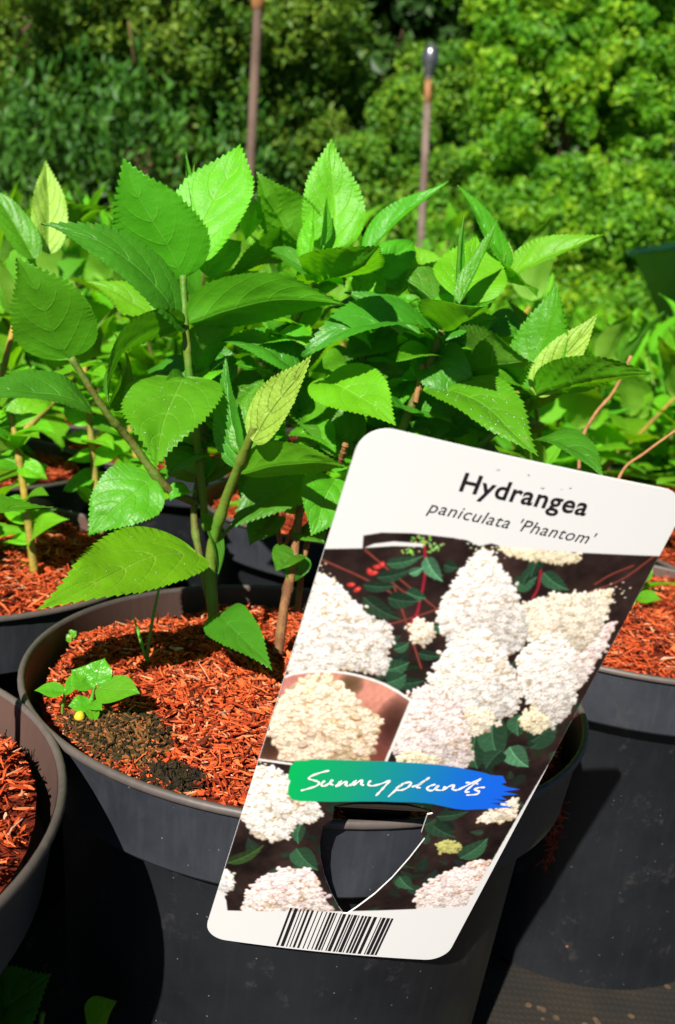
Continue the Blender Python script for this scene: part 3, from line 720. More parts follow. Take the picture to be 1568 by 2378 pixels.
hero_leaf(hy, (470, 1060, .41), (390, 1105, .40), 2.3, (-.2, -.3, .8), 16, .6, 'leaf_dark', .8)
hero_leaf(hy, (480, 1000, .42), (540, 1030, .41), 2.0, (.2, -.5, .8), 16, .5, 'leaf_dark', .8)
# top shoot
hero_leaf(hy, (768, 585, .41), (770, 320, .41), 2.8, (.05, -.95, .2), 12, -.1, 'leaf_light', .9, drops=36)
hero_leaf(hy, (712, 580, .42), (596, 398, .405), 3.0, (.25, .75, .5), 14, -.25, 'leaf_olive', 1.3)
hero_leaf(hy, (848, 595, .41), (1042, 419, .40), 2.0, (-.35, -.45, .75), 34, .1, 'leaf', 1.2)
hero_leaf(hy, (733, 658, .402), (882, 570, .34), 3.2, (-.1, .62, .75), 26, -.15, 'leaf_olive', 1.2)
hero_leaf(hy, (708, 582, .43), (528, 648, .42), 2.8, (0, .5, .8), 14, .35, 'leaf_dark', .9)
hero_leaf(hy, (745, 570, .405), (760, 455, .40), .9, (.8, -.5, .1), 40, -.1, 'leaf', 1.0)
hero_leaf(hy, (715, 610, .40), (728, 480, .395), 1.2, (-.7, -.6, .1), 30, -.1, 'leaf_light', 1.4)
# right middle shoot
hero_leaf(hy, (1082, 705, .40), (1108, 545, .42), 3.3, (0, -.9, .42), 14, -.1, 'leaf_light', .9, drops=14)
hero_leaf(hy, (1055, 705, .395), (1078, 498, .39), .95, (.9, -.4, 0), 42, -.1, 'leaf', 1.4)
hero_leaf(hy, (1068, 705, .39), (1157, 508, .385), 1.15, (-.75, -.55, .1), 42, -.1, 'leaf', 1.4)
hero_leaf(hy, (1178, 625, .42), (1062, 428, .41), 1.5, (.75, -.6, .15), 26, .1, 'leaf', 1.6)
hero_leaf(hy, (1172, 635, .42), (1182, 558, .42), .7, (.6, -.7, .1), 30, 0, 'leaf_pale', 1.2)
hero_leaf(hy, (1175, 658, .42), (1403, 544, .41), 2.2, (-.05, -.45, .87), 28, .25, 'leaf_light', .9, drops=8)
hero_leaf(hy, (1030, 766, .392), (1132, 706, .335), 3.4, (-.15, .5, .85), 30, -.1, 'leaf', .9)
hero_leaf(hy, (1025, 725, .42), (922, 628, .43), 2.6, (.2, .7, .5), 14, .2, 'leaf_dark', .9)
hero_leaf(hy, (1150, 645, .43), (1252, 692, .40), 2.3, (0, .62, .75), 18, .2, 'leaf_olive', .8)
hero_leaf(hy, (1018, 790, .40), (702, 828, .378), 3.1, (.02, -.42, .9), 15, .75, 'leaf_dark', .9, wave=.6)
hero_leaf(hy, (1010, 800, .42), (800, 680, .43), 2.7, (0, -.5, .8), 14, .3, 'leaf_dark', .8)
hero_leaf(hy, (1040, 870, .42), (1242, 842, .385), 4.2, (0, .86, .5), 10, .2, 'leaf_dark', .8)
hero_leaf(hy, (1010, 810, .405), (1085, 960, .40), 2.3, (-.5, -.3, .8), 18, .6, 'leaf_dark', .8)
hero_leaf(hy, (1018, 902, .40), (1254, 1064, .35), 3.0, (.1, -.7, .7), 12, .3, 'leaf', .9, drops=70)
hero_leaf(hy, (1235, 1025, .42), (1402, 1108, .385), 2.4, (0, -.3, .9), 12, .5, 'leaf_dark', .8)
hero_leaf(hy, (930, 1000, .43), (860, 900, .44), 3.0, (0, -.5, .8), 12, .4, 'leaf_dark', .8)
hero_leaf(hy, (1000, 1000, .44), (1100, 930, .45), 3.0, (0, -.5, .8), 12, .4, 'leaf_dark', .8)
hero_leaf(hy, (880, 860, .45), (930, 780, .45), 2.6, (.3, .5, .7), 12, .4, 'leaf_dark', .8)
# right shoot
hero_leaf(hy, (1232, 920, .41), (1292, 652, .40), 2.6, (-.5, -.82, .25), 14, .05, 'leaf', 1.1, drops=8)
hero_leaf(hy, (1245, 918, .402), (1388, 727, .395), 1.7, (-.25, -.85, .35), 22, .0, 'leaf_pale', 2.0)
hero_leaf(hy, (1250, 915, .41), (1335, 770, .41), 1.5, (.3, -.85, .35), 22, .0, 'leaf_light', 1.4)
hero_leaf(hy, (1247, 915, .40), (1517, 866, .355), 2.6, (0, .75, .65), 26, .1, 'leaf_olive', 1.6)
hero_leaf(hy, (1250, 905, .415), (1180, 700, .44), 2.4, (.3, .5, .6), 16, .2, 'leaf_dark', .9)
hero_leaf(hy, (905, 690, .45), (880, 560, .46), 2.6, (0, -.7, .6), 12, .3, 'leaf', .8)
hero_leaf(hy, (930, 760, .44), (800, 840, .43), 2.6, (0, -.6, .7), 12, .4, 'leaf_dark', .8)
hero_leaf(hy, (690, 760, .43), (610, 690, .43), 2.4, (0, -.6, .7), 12, .4, 'leaf_dark', .8)
hero_leaf(hy, (640, 900, .43), (500, 950, .42), 2.6, (-.1, -.5, .8), 12, .4, 'leaf_dark', .8)
hero_leaf(hy, (700, 960, .43), (790, 900, .42), 2.4, (0, -.6, .7), 12, .4, 'leaf', .8)
hero_leaf(hy, (960, 960, .43), (990, 1060, .42), 2.8, (0, -.6, .7), 12, .4, 'leaf_dark', .8)
hero_leaf(hy, (1130, 760, .44), (1230, 790, .44), 2.6, (.1, -.5, .8), 12, .4, 'leaf_dark', .8)
hero_leaf(hy, (700, 1340, .42), (660, 1290, .42), 1.4, (0, -.6, .7), 12, .4, 'leaf_dark', .8)
for (b_, t_, w_, n_, m_, c_) in (
        ((520, 900, .42), (455, 800, .43), 2.2, (-.2, -.6, .7), 'leaf_dark', .5), ((560, 830, .43), (470, 890, .41), 2.2, (-.3, -.4, .8), 'leaf_dark', .7), ((610, 820, .42), (730, 790, .40), 2.4, (.1, -.5, .8), 'leaf', .5),
        ((650, 960, .42), (560, 900, .41), 2.2, (-.2, -.6, .7), 'leaf_dark', .6), ((670, 1010, .43), (780, 1050, .41), 2.3, (.1, -.6, .8), 'leaf', .5), ((640, 1060, .44), (560, 1160, .42), 2.4, (-.2, -.5, .8), 'leaf_dark', .6),
        ((860, 800, .43), (770, 730, .42), 2.2, (0, -.6, .7), 'leaf', .5), ((870, 830, .43), (985, 890, .42), 2.4, (.1, -.5, .8), 'leaf_dark', .6), ((900, 930, .44), (800, 960, .42), 2.4, (-.1, -.5, .8), 'leaf_dark', .5),
        ((1050, 800, .43), (1160, 740, .43), 2.2, (.1, -.6, .7), 'leaf', .4), ((1100, 870, .43), (1180, 960, .41), 2.2, (.2, -.5, .8), 'leaf_dark', .6), ((1120, 980, .44), (1200, 1010, .43), 2.4, (0, -.6, .7), 'leaf', .5),
        ((980, 880, .43), (920, 960, .41), 2.0, (-.3, -.5, .8), 'leaf', .6), ((830, 690, .44), (900, 650, .44), 2.0, (.1, -.7, .6), 'leaf_light', .4), ((590, 740, .44), (520, 700, .44), 2.2, (-.1, -.6, .7), 'leaf', .4),
        ((740, 1120, .44), (650, 1180, .43), 2.2, (-.1, -.5, .8), 'leaf_dark', .5), ((450, 960, .42), (530, 1040, .40), 2.0, (.3, -.5, .8), 'leaf_dark', .7), ((960, 740, .43), (900, 700, .43), 2.0, (-.2, -.6, .7), 'leaf', .4),
        ((1170, 820, .44), (1120, 760, .45), 2.2, (0, -.6, .7), 'leaf_light', .4), ((820, 900, .44), (760, 830, .44), 2.2, (0, -.6, .7), 'leaf_light', .4)):
    hero_leaf(hy, b_, t_, w_, n_, 16, c_, m_, .9, wave=.6)
for (b_, t_, w_, n_, m_, c_) in (
        ((690, 1290, .42), (640, 1330, .41), 1.6, (-.2, -.6, .7), 'leaf_dark', .4), ((695, 1230, .43), (760, 1270, .42), 1.5, (.2, -.6, .7), 'leaf_dark', .4), ((640, 1200, .45), (580, 1270, .44), 1.9, (-.2, -.6, .7), 'leaf_dark', .4), ((700, 1180, .44), (620, 1130, .44), 2.0, (0, -.6, .7), 'leaf_dark', .4),
        ((600, 470, .43), (570, 560, .42), 1.6, (-.2, -.6, .7), 'leaf_light', .4), ((690, 560, .43), (640, 470, .44), 1.5, (-.3, -.7, .6), 'leaf', .3), ((880, 640, .43), (960, 560, .44), 1.9, (.2, -.6, .7), 'leaf', .3), ((1000, 660, .44), (960, 570, .45), 1.8, (-.2, -.6, .7), 'leaf_light', .3),
        ((480, 640, .42), (560, 560, .43), 1.8, (.1, -.6, .7), 'leaf', .3), ((520, 700, .43), (600, 630, .44), 2.0, (.1, -.6, .7), 'leaf_light', .3)):
    hero_leaf(hy, b_, t_, w_, n_, 22, c_, m_, .9, wave=.6)
stem(hy, [(755, 1090, .422), (800, 960, .43), (850, 800, .44), (872, 650, .44)], [2.0, 1.7, 1.3], 'stem_green')
rfil = random.Random(77)
for path_, na_ in (([(590, 1010, .435), (640, 870, .42), (690, 740, .415), (735, 650, .405)], 9), ([(880, 1110, .41), (930, 1005, .405), (1000, 840, .40), (1030, 760, .395)], 8), ([(1000, 1120, .425), (1100, 1050, .425), (1190, 970, .42), (1245, 910, .41)], 7), ([(700, 1180, .425), (760, 1080, .42), (800, 960, .43), (850, 800, .44), (870, 660, .44)], 10), ([(470, 1120, .41), (462, 1000, .40), (442, 890, .392)], 4)):
    pp_ = catmull(path_, na_)
    for q_, (bx, by, bd) in enumerate(pp_):
        for sg_ in (-1, 1):
            L_ = rfil.uniform(85, 150); dx_ = sg_ * L_ * rfil.uniform(.55, .95); dd_ = rfil.uniform(.01, .055) if rfil.random() < .8 else -.02
            hero_leaf(hy, (bx, by, bd + .004), (bx + dx_, by - L_ * rfil.uniform(-.25, .6), bd + dd_), rfil.uniform(1.5, 2.4), (rfil.uniform(-.3, .3), rfil.uniform(-.75, -.35), .75), rfil.uniform(12, 30), rfil.uniform(.2, .8), rfil.choice(('leaf', 'leaf', 'leaf_dark', 'leaf_light')), .9, wave=.6)
# small dry leaf curls on the stem
hero_leaf(hy, (440, 1140, .405), (395, 1165, .40), 1.0, (-.2, -.6, .7), 24, .9, 'leaf', 1.0)
hero_leaf(hy, (470, 1195, .40), (505, 1340, .395), 1.0, (.8, -.5, .3), 24, .4, 'leaf_dark', 1.0)

# ---------------------------------------------------------------- mid-distance and field plants
NPOOL = 7
pool = []
for k in range(NPOOL):
    Lk = 1.0
    V, F, luv = leaf_mesh(1.0, [.44, .50, .40, .46, .52, .36, .48][k], [12, 18, 10, 24, 8, 30, 14][k], [.35, .6, .2, .5, .8, .1, .4][k], 300 + k, teeth=14, nu=28, nv=3, relief=.8, wave=.6)
    pool.append([mesh_np('leaf', V, F, [M[m]], attrs={'luv': luv}) for m in ('leaf_field', 'leaf_light', 'leaf')])
V, F, luv = leaf_mesh(1.0, .45, 14, .45, 350, teeth=0, nu=6, nv=1, relief=0, wave=.4)
simple_leaf = (V, F, luv)

def plant_spec(seed, nst, height, leafL, base_z=.183, spread=.075):
    """lists of stem paths and leaf frames, relative to the pot's axis at ground level"""
    r = np.random.default_rng(seed); stems = []; leaves = []
    for i in range(nst):
        a = 2 * np.pi * (i + r.uniform(-.3, .3)) / nst; out = r.uniform(.4, 1) * spread
        h = height * r.uniform(.6, 1.0)
        b = np.array([.02 * math.cos(a) * r.uniform(.3, 1), .02 * math.sin(a) * r.uniform(.3, 1), base_z - .008])
        lean = np.array([math.cos(a), math.sin(a), 0]) * out
        P = catmull([b, b + lean * .6 + [0, 0, h * .45], b + lean * 1.4 + np.array([r.normal(0, .008), r.normal(0, .008), h])], 12)
        stems.append(P)
        nn = max(3, int(h / .030)); ph = r.uniform(0, np.pi)
        for q in range(nn):
            f = .10 + .90 * q / (nn - 1); p = P[min(11, int(f * 11))]
            for sgn in (0, np.pi):
                az = ph + sgn + q * np.pi / 2 + r.normal(0, .25)
                el = math.radians(5 + 62 * f ** 3 + r.normal(0, 14)) if q < nn - 1 else math.radians(62 + r.normal(0, 10))
                d = np.array([math.cos(az) * math.cos(el), math.sin(az) * math.cos(el), math.sin(el)])
                Lq = leafL * r.uniform(.75, 1.15) * (1 if q < nn - 1 else .75)
                n = np.array([-math.cos(az) * math.sin(el), -math.sin(az) * math.sin(el), math.cos(el)]) + r.normal(0, .18, 3)
                leaves.append((p + d * .004, p + d * Lq, n))
    return stems, leaves

def near_plant(x, y, label, seed, nst, height, leafL, stem_mat='stem_yellow', skip=None, group='hydrangeas in the rows behind', mats=(0, 0, 1, 2)):
    root = empty('hydrangea_plant', (x, y, .18), label, 'plant', group)
    st, lv = plant_spec(seed, nst, height, leafL)
    off = np.array([0, 0, -.18])
    for P in st: link('stem', mesh_np('stem', *tube_np(P + off, [.0026, .0016], 7), [M[stem_mat]]), root)
    r = random.Random(seed)
    for (b, t, n) in lv:
        if skip and skip(b + np.array([x, y, 0]), t + np.array([x, y, 0])): continue
        m4, L = frame(b + off, t + off, n)
        o = link('leaf', pool[r.randrange(NPOOL)][r.choice(mats)], root)
        o.matrix_local = m4 @ Matrix.Scale(L, 4)
    return root

far_protos = []
for k in range(5):
    st, lv = plant_spec(500 + k, 7, [.25, .28, .23, .30, .26][k], .092, spread=.085)
    sp = join_np([tube_np(P, [.0026, .0016], 5) for P in st])
    parts = []; uv = []
    for (b, t, n) in lv:
        m4, L = frame(b, t, n); A4 = np.array(m4)
        parts.append((simple_leaf[0] * L @ A4[:3, :3].T + A4[:3, 3], simple_leaf[1])); uv.append(simple_leaf[2])
    V, F = join_np(parts)
    fm = mesh_np('foliage', V, F, [M['leaf_field'] if k % 2 else M['leaf_light']], attrs={'luv': np.concatenate(uv)})
    far_protos.append((mesh_np('stems', *sp, [M['stem_green']]), fm))

def far_plant(x, y, label, k, rz, sc):
    root = empty('hydrangea_plant', (x, y, 0), label, 'plant', 'hydrangeas in the far rows', rz)
    root.scale = (1, 1, sc)
    link('stems', far_protos[k][0], root); link('foliage', far_protos[k][1], root)
    return root

def clears_label(b, t):      # keep neighbours' leaves away from the card and the main plant
    return (t[1] < .05 and abs(t[0]) < .12) or (b[1] < .02)

lbp = near_plant(-.225, .13, 'yellow stemmed hydrangea in the pot behind on the left', 601, 7, .155, .068, skip=clears_label)
near_plant(.02, .328, 'hydrangea straight behind the labelled plant', 602, 7, .19, .08, skip=clears_label)
near_plant(.19, .165, 'short hydrangea in the pot at the right edge', 603, 2, .10, .05, skip=clears_label, mats=(1, 1, 0))

hero_leaf(lbp, (112, 590, .50), (106, 372, .51), 2.2, (.4, -.85, .3), 30, .1, 'leaf_pale', 1.2)
hero_leaf(lbp, (80, 600, .49), (-30, 430, .49), 1.8, (.5, -.75, .3), 20, .2, 'leaf', 1.2)
hero_leaf(lbp, (120, 560, .53), (260, 480, .52), 2.4, (0, .3, .9), 14, .3, 'leaf', .8)
rr_ = random.Random(5)
cells = []
for i in range(-14, 24):
    for j in range(-14, 24):
        if (i, j) in ((0, 0), (-1, 0), (1, 0), (0, 1), (1, 1)): continue
        p = i * A_ + j * B_
        x, y = p[0] + rr_.uniform(-.01, .01), p[1] + rr_.uniform(-.01, .01)
        if y < .2 or y > 4.4: continue
        if abs(x - .02 * y) > .36 * (y + .37) * 1.1 + .22: continue
        if abs(x - tb.location[0]) < .42 and abs(y - tb.location[1]) < .30: continue
        cells.append((y, x))
cells.sort()
near_labels = {}
for k, (y, x) in enumerate(cells):
    d = y + .37
    side = x / d
    if k < 15:
        px = RW / 2 + FPX * side
        lab = 'blurred hydrangea in row %s behind, ' % ['one', 'two', 'three', 'four', 'five', 'six', 'seven', 'eight'][min(7, int((y - .2) / .11))] + ('towards the left edge' if side < -.12 else 'left of centre' if side < 0 else 'right of centre' if side < .12 else 'towards the right edge')
        if lab in near_labels: lab += ', ' + ['the nearer one', 'the farther one', 'the outer one', 'the inner one'][min(3, near_labels[lab])]
        near_labels[lab] = near_labels.get(lab, 0) + 1
        near_plant(x, y, lab, 700 + k, 9, rr_.uniform(.16, .205) * (1.0 if side < .05 else .82), .086, rr_.choice(('stem_yellow', 'stem_green', 'stem_brown')))
        if k < 9:
            pot(x, y, 'black pot of the ' + lab.replace('blurred ', ''), rr_.uniform(0, 6)); mulch(x, y, mulch_c, 'red bark of the ' + lab.replace('blurred ', ''), rr_.uniform(0, 6))
    else:
        far_plant(x, y, 'small blurred hydrangea in the dense far rows of green plants', rr_.randrange(5), rr_.uniform(0, 6.28), rr_.uniform(.86, .98) * (1.04 if side < -.05 else .84 if side > .05 else .95))

# ---------------------------------------------------------------- dry stalks, seedlings, moss
def thing_stem(name, label, cat, pts, radii, mat, n=24):
    b = at(*pts[0]); root = empty(name, b, label, cat)
    stem(root, pts, radii, mat, 'stalk', n); return root
thing_stem('dry_stalk', 'bare tan stalk bending upward right of the label top', 'stalk', [(1345, 1200, .50), (1348, 1040, .50), (1380, 965, .495), (1425, 910, .49), (1466, 826, .485)], [1.3, 1.1, 1.0], 'stem_tan')
thing_stem('dry_stalk', 'thin tan stalk slanting to the right edge beside the label corner', 'stalk', [(1400, 1260, .47), (1440, 1105, .46), (1500, 1050, .455), (1590, 985, .45)], [1.1, .9, .8], 'stem_tan')

def weed_leaf(root, b, t, W, n, fold=12, curl=.3, mat='weed'):
    Bp, Tp = at(*b), at(*t); m4, L = frame(Bp, Tp, n)
    V, F, luv = leaf_mesh(L, W / 100, fold, curl, int(b[0] * 7 + t[1]), teeth=0, nu=20, nv=4, relief=.8, peak=.8)
    o = link('leaf', mesh_np('leaf', V, F, [M[mat]], attrs={'luv': luv}), root); o.matrix_local = leaf_local(m4, root)

def pd(x, y, z):      # depth at which pixel (x, y) meets height z
    p = on_plane(x, y, z); return float((p - CAM) @ FW)
d0 = pd(205, 1665, .1855)
sg = empty('weed_seedling', at(205, 1668, d0), 'bright green broad-leaved seedling at the left rim of the central pot', 'seedling')
stem(sg, [(205, 1672, d0), (212, 1630, d0 - .004), (220, 1590, d0 - .008)], [1.1, .8], 'weed')
stem(sg, [(145, 1655, d0 + .002), (148, 1625, d0 - .002), (152, 1600, d0 - .004)], [.8, .6], 'weed')
D = d0 - .008
for (b, t, W, n) in [((215, 1595, D), (166, 1555, D), 1.0, (.0, -.6, .8)), ((222, 1590, D), (243, 1528, D + .003), .9, (0, -.85, .5)), ((225, 1598, D), (326, 1612, D - .006), 1.1, (.05, -.6, .8)),
                     ((150, 1605, D + .004), (192, 1578, D), .6, (-.5, -.6, .6)), ((150, 1605, D + .004), (80, 1604, D + .002), .6, (0, -.4, .9)), ((210, 1635, D + .003), (158, 1640, D), .6, (0, -.6, .8)), ((212, 1640, D + .003), (222, 1680, D - .005), .4, (0, -.6, .8)), ((212, 1632, D + .003), (238, 1650, D - .003), .4, (0, -.6, .8))]:
    weed_leaf(sg, b, t, W, n)
cb = at(185, 1664, d0 - .012)
V, F = lathe_np([(0, -.002), (.0014, -.0015), (.002, 0), (.0013, .0014), (.0006, .0019), (0, .0016)], 12)
link('bud', mesh_np('bud', V + cb - np.array(sg.location), F, [M['yellow']]), sg)
d3 = pd(340, 1542, .188)
gs = empty('grass_sprout', at(340, 1545, d3), 'thin green grass sprout standing in the bark of the central pot', 'grass sprout')
def blade(root, pts, radii, mat='weed'):
    o = stem(root, pts, radii, mat, 'blade', 12, False); return o
blade(gs, [(340, 1548, d3), (346, 1490, d3 - .001), (358, 1420, d3 + .002), (373, 1350, d3 + .004)], [.8, .7, .5], 'stem_green')
blade(gs, [(338, 1530, d3), (322, 1470, d3), (307, 1425, d3)], [.6, .7, .15]); blade(gs, [(341, 1540, d3), (360, 1515, d3 - .002), (378, 1505, d3 - .003)], [.5, .5, .1], 'stem_yellow')
d4 = pd(165, 1492, .1835)
ts = empty('tiny_sprout', at(163, 1495, d4), 'tiny yellow-green sprout by the back left of the central pot', 'sprout')
stem(ts, [(163, 1496, d4), (164, 1484, d4), (166, 1474, d4)], [.5, .5], 'stem_yellow'); 
weed_leaf(ts, (165, 1478, d4), (178, 1466, d4), .35, (0, -.7, .7)); weed_leaf(ts, (165, 1480, d4), (153, 1488, d4), .3, (0, -.7, .7))
d5 = pd(1470, 1420, .186)
rs = empty('weed_seedling', at(1468, 1425, d5), 'small bright seedling in the pot at the right edge', 'seedling')
stem(rs, [(1466, 1428, d5), (1478, 1380, d5), (1495, 1335, d5)], [1.1, .8], 'weed')
weed_leaf(rs, (1478, 1385, d5), (1536, 1394, d5 - .01), .9, (0, -.7, .7)); weed_leaf(rs, (1490, 1350, d5), (1512, 1300, d5), 1.0, (-.5, -.7, .3)); weed_leaf(rs, (1485, 1365, d5), (1455, 1345, d5), .7, (0, -.7, .6))

# leafy shoots of the plant in the pot behind on the left
dl = pd(78, 1325, .186)
for pts_ in ([(80, 1330, dl), (62, 1185, dl - .006), (42, 1050, dl - .01), (25, 960, dl - .01)], [(235, 1240, dl + .05), (216, 1060, dl + .045), (196, 850, dl + .04)], [(345, 1210, dl + .06), (325, 1110, dl + .055), (300, 985, dl + .05)]):
    stem(lbp, pts_, [3.0, 2.4, 1.8], 'stem_yellow')
    r2_ = random.Random(int(pts_[0][0])); path = catmull(pts_, 20)
    for q_ in range(3, 19, 2):
        bx, by, bd = path[q_]
        for sg_ in (-1, 1):
            L_ = r2_.uniform(55, 95)
            hero_leaf(lbp, (bx, by, bd), (bx + sg_ * L_ * r2_.uniform(.7, 1), by + r2_.uniform(-60, 45), bd + r2_.uniform(-.035, .03)), r2_.uniform(1.1, 1.7), (r2_.uniform(-.3, .3), r2_.uniform(-.7, -.3), .8), 14, r2_.uniform(.2, .7), r2_.choice(('leaf_field', 'leaf_light', 'leaf')), .8)
# coir fibres caught on the wall of the right-hand pot
rf = np.random.default_rng(44); fib = []
def on_pot(x, y, cx_, cy_, r_=.1005):
    rv = FW + RT * (x - RW / 2) / FPX + UP * (RH / 2 - y) / FPX
    a2 = rv[0] ** 2 + rv[1] ** 2; e0 = CAM[0] - cx_; e1 = CAM[1] - cy_; b2 = e0 * rv[0] + e1 * rv[1]; c2 = e0 * e0 + e1 * e1 - r_ * r_
    dsc = max(b2 * b2 - a2 * c2, 0); return CAM + rv * ((-b2 - math.sqrt(dsc)) / a2)
for _ in range(90):
    t_ = rf.uniform(0, 1); p_ = on_pot(1300 - 34 * t_ + rf.normal(0, 7), 1850 + 165 * t_, .174, .152)
    d_ = rf.normal(0, 1, 3) * np.array([1, .4, 1]); d_ = d_ / np.linalg.norm(d_) * rf.uniform(.002, .005)
    fib.append(tube_np(catmull([p_ - d_, p_ + rf.normal(0, .0008, 3) + [0, -.001, 0], p_ + d_], 5), [.00022, .00012], 4))
ct = p_ = on_pot(1285, 1930, .174, .152); V, F = join_np(fib)
o = link('coir_tuft', mesh_np('coir_tuft', V - ct, F, [M['mulch']])); o.location = tuple(ct); tag(o, 'wisp of red-brown fibre stuck to the right-hand pot wall', 'fibre', kind='stuff')
# dark mossy clump and soil crumbs by the left front rim
def clump(name, label, cx, cy, rx, ry, h, n, seed, mat, cat):
    r = np.random.default_rng(seed); parts = []
    na, nr = 26, 8
    aa = np.linspace(0, 2 * np.pi, na, endpoint=False); rr = np.linspace(0, 1, nr)
    RR, AA = np.meshgrid(rr, aa, indexing='ij')
    lob = 1 + .15 * np.sin(3 * AA + seed) + .1 * np.sin(7 * AA)
    X = (RR * lob * rx * np.cos(AA)).ravel(); Y = (RR * lob * ry * np.sin(AA)).ravel()
    kk = np.minimum(1, .104 / np.maximum(np.hypot(X + cx, Y + cy), 1e-6)); X, Y = (X + cx) * kk - cx, (Y + cy) * kk - cy
    Zb = mulch_z(X + cx, Y + cy, 3)
    Z = Zb + h * (1 - RR.ravel() ** 2) - .003 * RR.ravel() + .0018 * vnoise(np.stack([X * 220, Y * 220, 0 * X], -1), seed)
    i = np.arange(nr - 1)[:, None] * na; j = np.arange(na)[None]
    F = np.stack([i + j, i + (j + 1) % na, i + na + (j + 1) % na, i + na + j], -1).reshape(-1, 4)
    V = np.stack([X, Y, Z], -1)
    m = n; q = np.sqrt(r.uniform(0, .95, m)); a = r.uniform(0, 2 * np.pi, m)
    px, py = q * rx * np.cos(a), q * ry * np.sin(a)
    kk = np.minimum(1, r.uniform(.096, .104, m) / np.maximum(np.hypot(px + cx, py + cy), 1e-6)); px, py = (px + cx) * kk - cx, (py + cy) * kk - cy
    c = np.stack([px, py, mulch_z(px + cx, py + cy, 3) + h * (1 - q * q) + r.uniform(-.001, .002, m)], -1)
    ax = r.normal(size=(m, 3)); ax[:, 2] *= .5; ax /= np.linalg.norm(ax, axis=1)[:, None]
    up = r.normal(size=(m, 3)); sd = np.cross(ax, up); sd /= np.linalg.norm(sd, axis=1)[:, None]; up = np.cross(sd, ax)
    L = r.uniform(.001, .006, m)[:, None]; w = r.uniform(.0002, .0006, m)[:, None]
    sg_ = np.array([[x, y, z] for x in (-1, 1) for y in (-1, 1) for z in (-1, 1)], float)
    CV = np.concatenate([(c + ax * L * .5 * s[0] + sd * w * s[1] + up * w * .5 * s[2])[:, None] for s in sg_], 1).reshape(-1, 3)
    bf = np.array([[0, 1, 3, 2], [4, 6, 7, 5], [0, 4, 5, 1], [2, 3, 7, 6], [0, 2, 6, 4], [1, 5, 7, 3]])
    CF = (np.arange(m)[:, None, None] * 8 + bf[None]).reshape(-1, 4)
    V2, F2 = join_np([(V, [F]), (CV, [CF])])
    o = link(name, mesh_np(name, V2, F2, [M[mat], M['soil']], smooth=False, mat_idx=np.concatenate([np.ones(len(F)), np.zeros(len(CF))])))
    o.location = (cx, cy, 0); return tag(o, label, cat, kind='stuff')
p1 = on_plane(232, 1722, .185); clump('moss_clump', 'damp dark mossy patch of bark beside the seedling', p1[0], p1[1],   .027, .022, .005, 3200, 5, 'moss_chip', 'moss')
p2 = on_plane(395, 1815, .186); clump('soil_crumbs', 'patch of dark soil crumbs at the front rim of the central pot', p2[0], p2[1], .012, .007, .0035, 700, 6, 'soil', 'soil')

# leaves low down at the lower left, growing between the pots
lw = empty('hydrangea_sprig', at(40, 2420, .33), 'dark leaves in the shade between the pots at the bottom left corner', 'plant')
stem(lw, [(60, 2460, .335), (90, 2400, .335), (100, 2350, .335)], [1.6, 1.2])
hero_leaf(lw, (-40, 2400, .335), (120, 2262, .335), 3.2, (-.1, -.6, .8), 10, .3, 'leaf_dark'); 
hero_leaf(lw, (215, 2400, .33), (272, 2325, .325), 1.6, (-.5, -.6, .6), 14, .3, 'leaf_light')
ll = empty('hydrangea_plant', (-.180, -.140, .18), 'hydrangea of the lower left pot, one leaf tip showing at the left edge', 'plant')
stem(ll, [(-350, 1900, .26), (-330, 1500, .26), (-300, 1250, .27)], [2.6, 2.0])
hero_leaf(ll, (-300, 1250, .275), (124, 1178, .325), 2.4, (0, -.3, .9), 22, .2, 'leaf')

# ---------------------------------------------------------------- the plant label
SC = .26
def ray(x, y): return FW + RT * (x - RW / 2) / FPX + UP * (RH / 2 - y) / FPX
LTL, LTR, LBR, LBL = [CAM + SC * k * ray(*q) for k, q in zip((.79348, .85706, 1.20652, 1.14294), ((846, 983), (1608, 1149), (1033, 2232), (472, 2177)))]
LU = LTR - LTL; LV = LBL - LTL; LWm, LHm = np.linalg.norm(LU), np.linalg.norm(LV)
LN = np.cross(LV, LU); LN /= np.linalg.norm(LN)
if LN @ (CAM - LTL) < 0: LN = -LN
def to_uv(x, y):
    r = ray(x, y); A3 = np.stack([LU, LV, -r], 1)
    s = np.linalg.solve(A3, CAM - LTL); return np.array([s[0], s[1]])
def uvs(pts): return np.array([to_uv(*p) for p in pts])
def surf(u, v, off=0.0):
    u = np.asarray(u, float)[..., None]; v = np.asarray(v, float)[..., None]
    bow = .0012 * (1 - (2 * u - 1) ** 2) - .0006
    return LTL + LU * u + LV * v + LN * (bow + off)
C1 = lambda x, y: (463 + .7048 * x, 961.3 + .7048 * y)
C2 = lambda x, y: (463 + .49957 * x, 1531 + .49957 * y)
CS = lambda x, y: ((920 + x / 2.0103) * .71208, (2450 + y / 2.0103) * .71208)

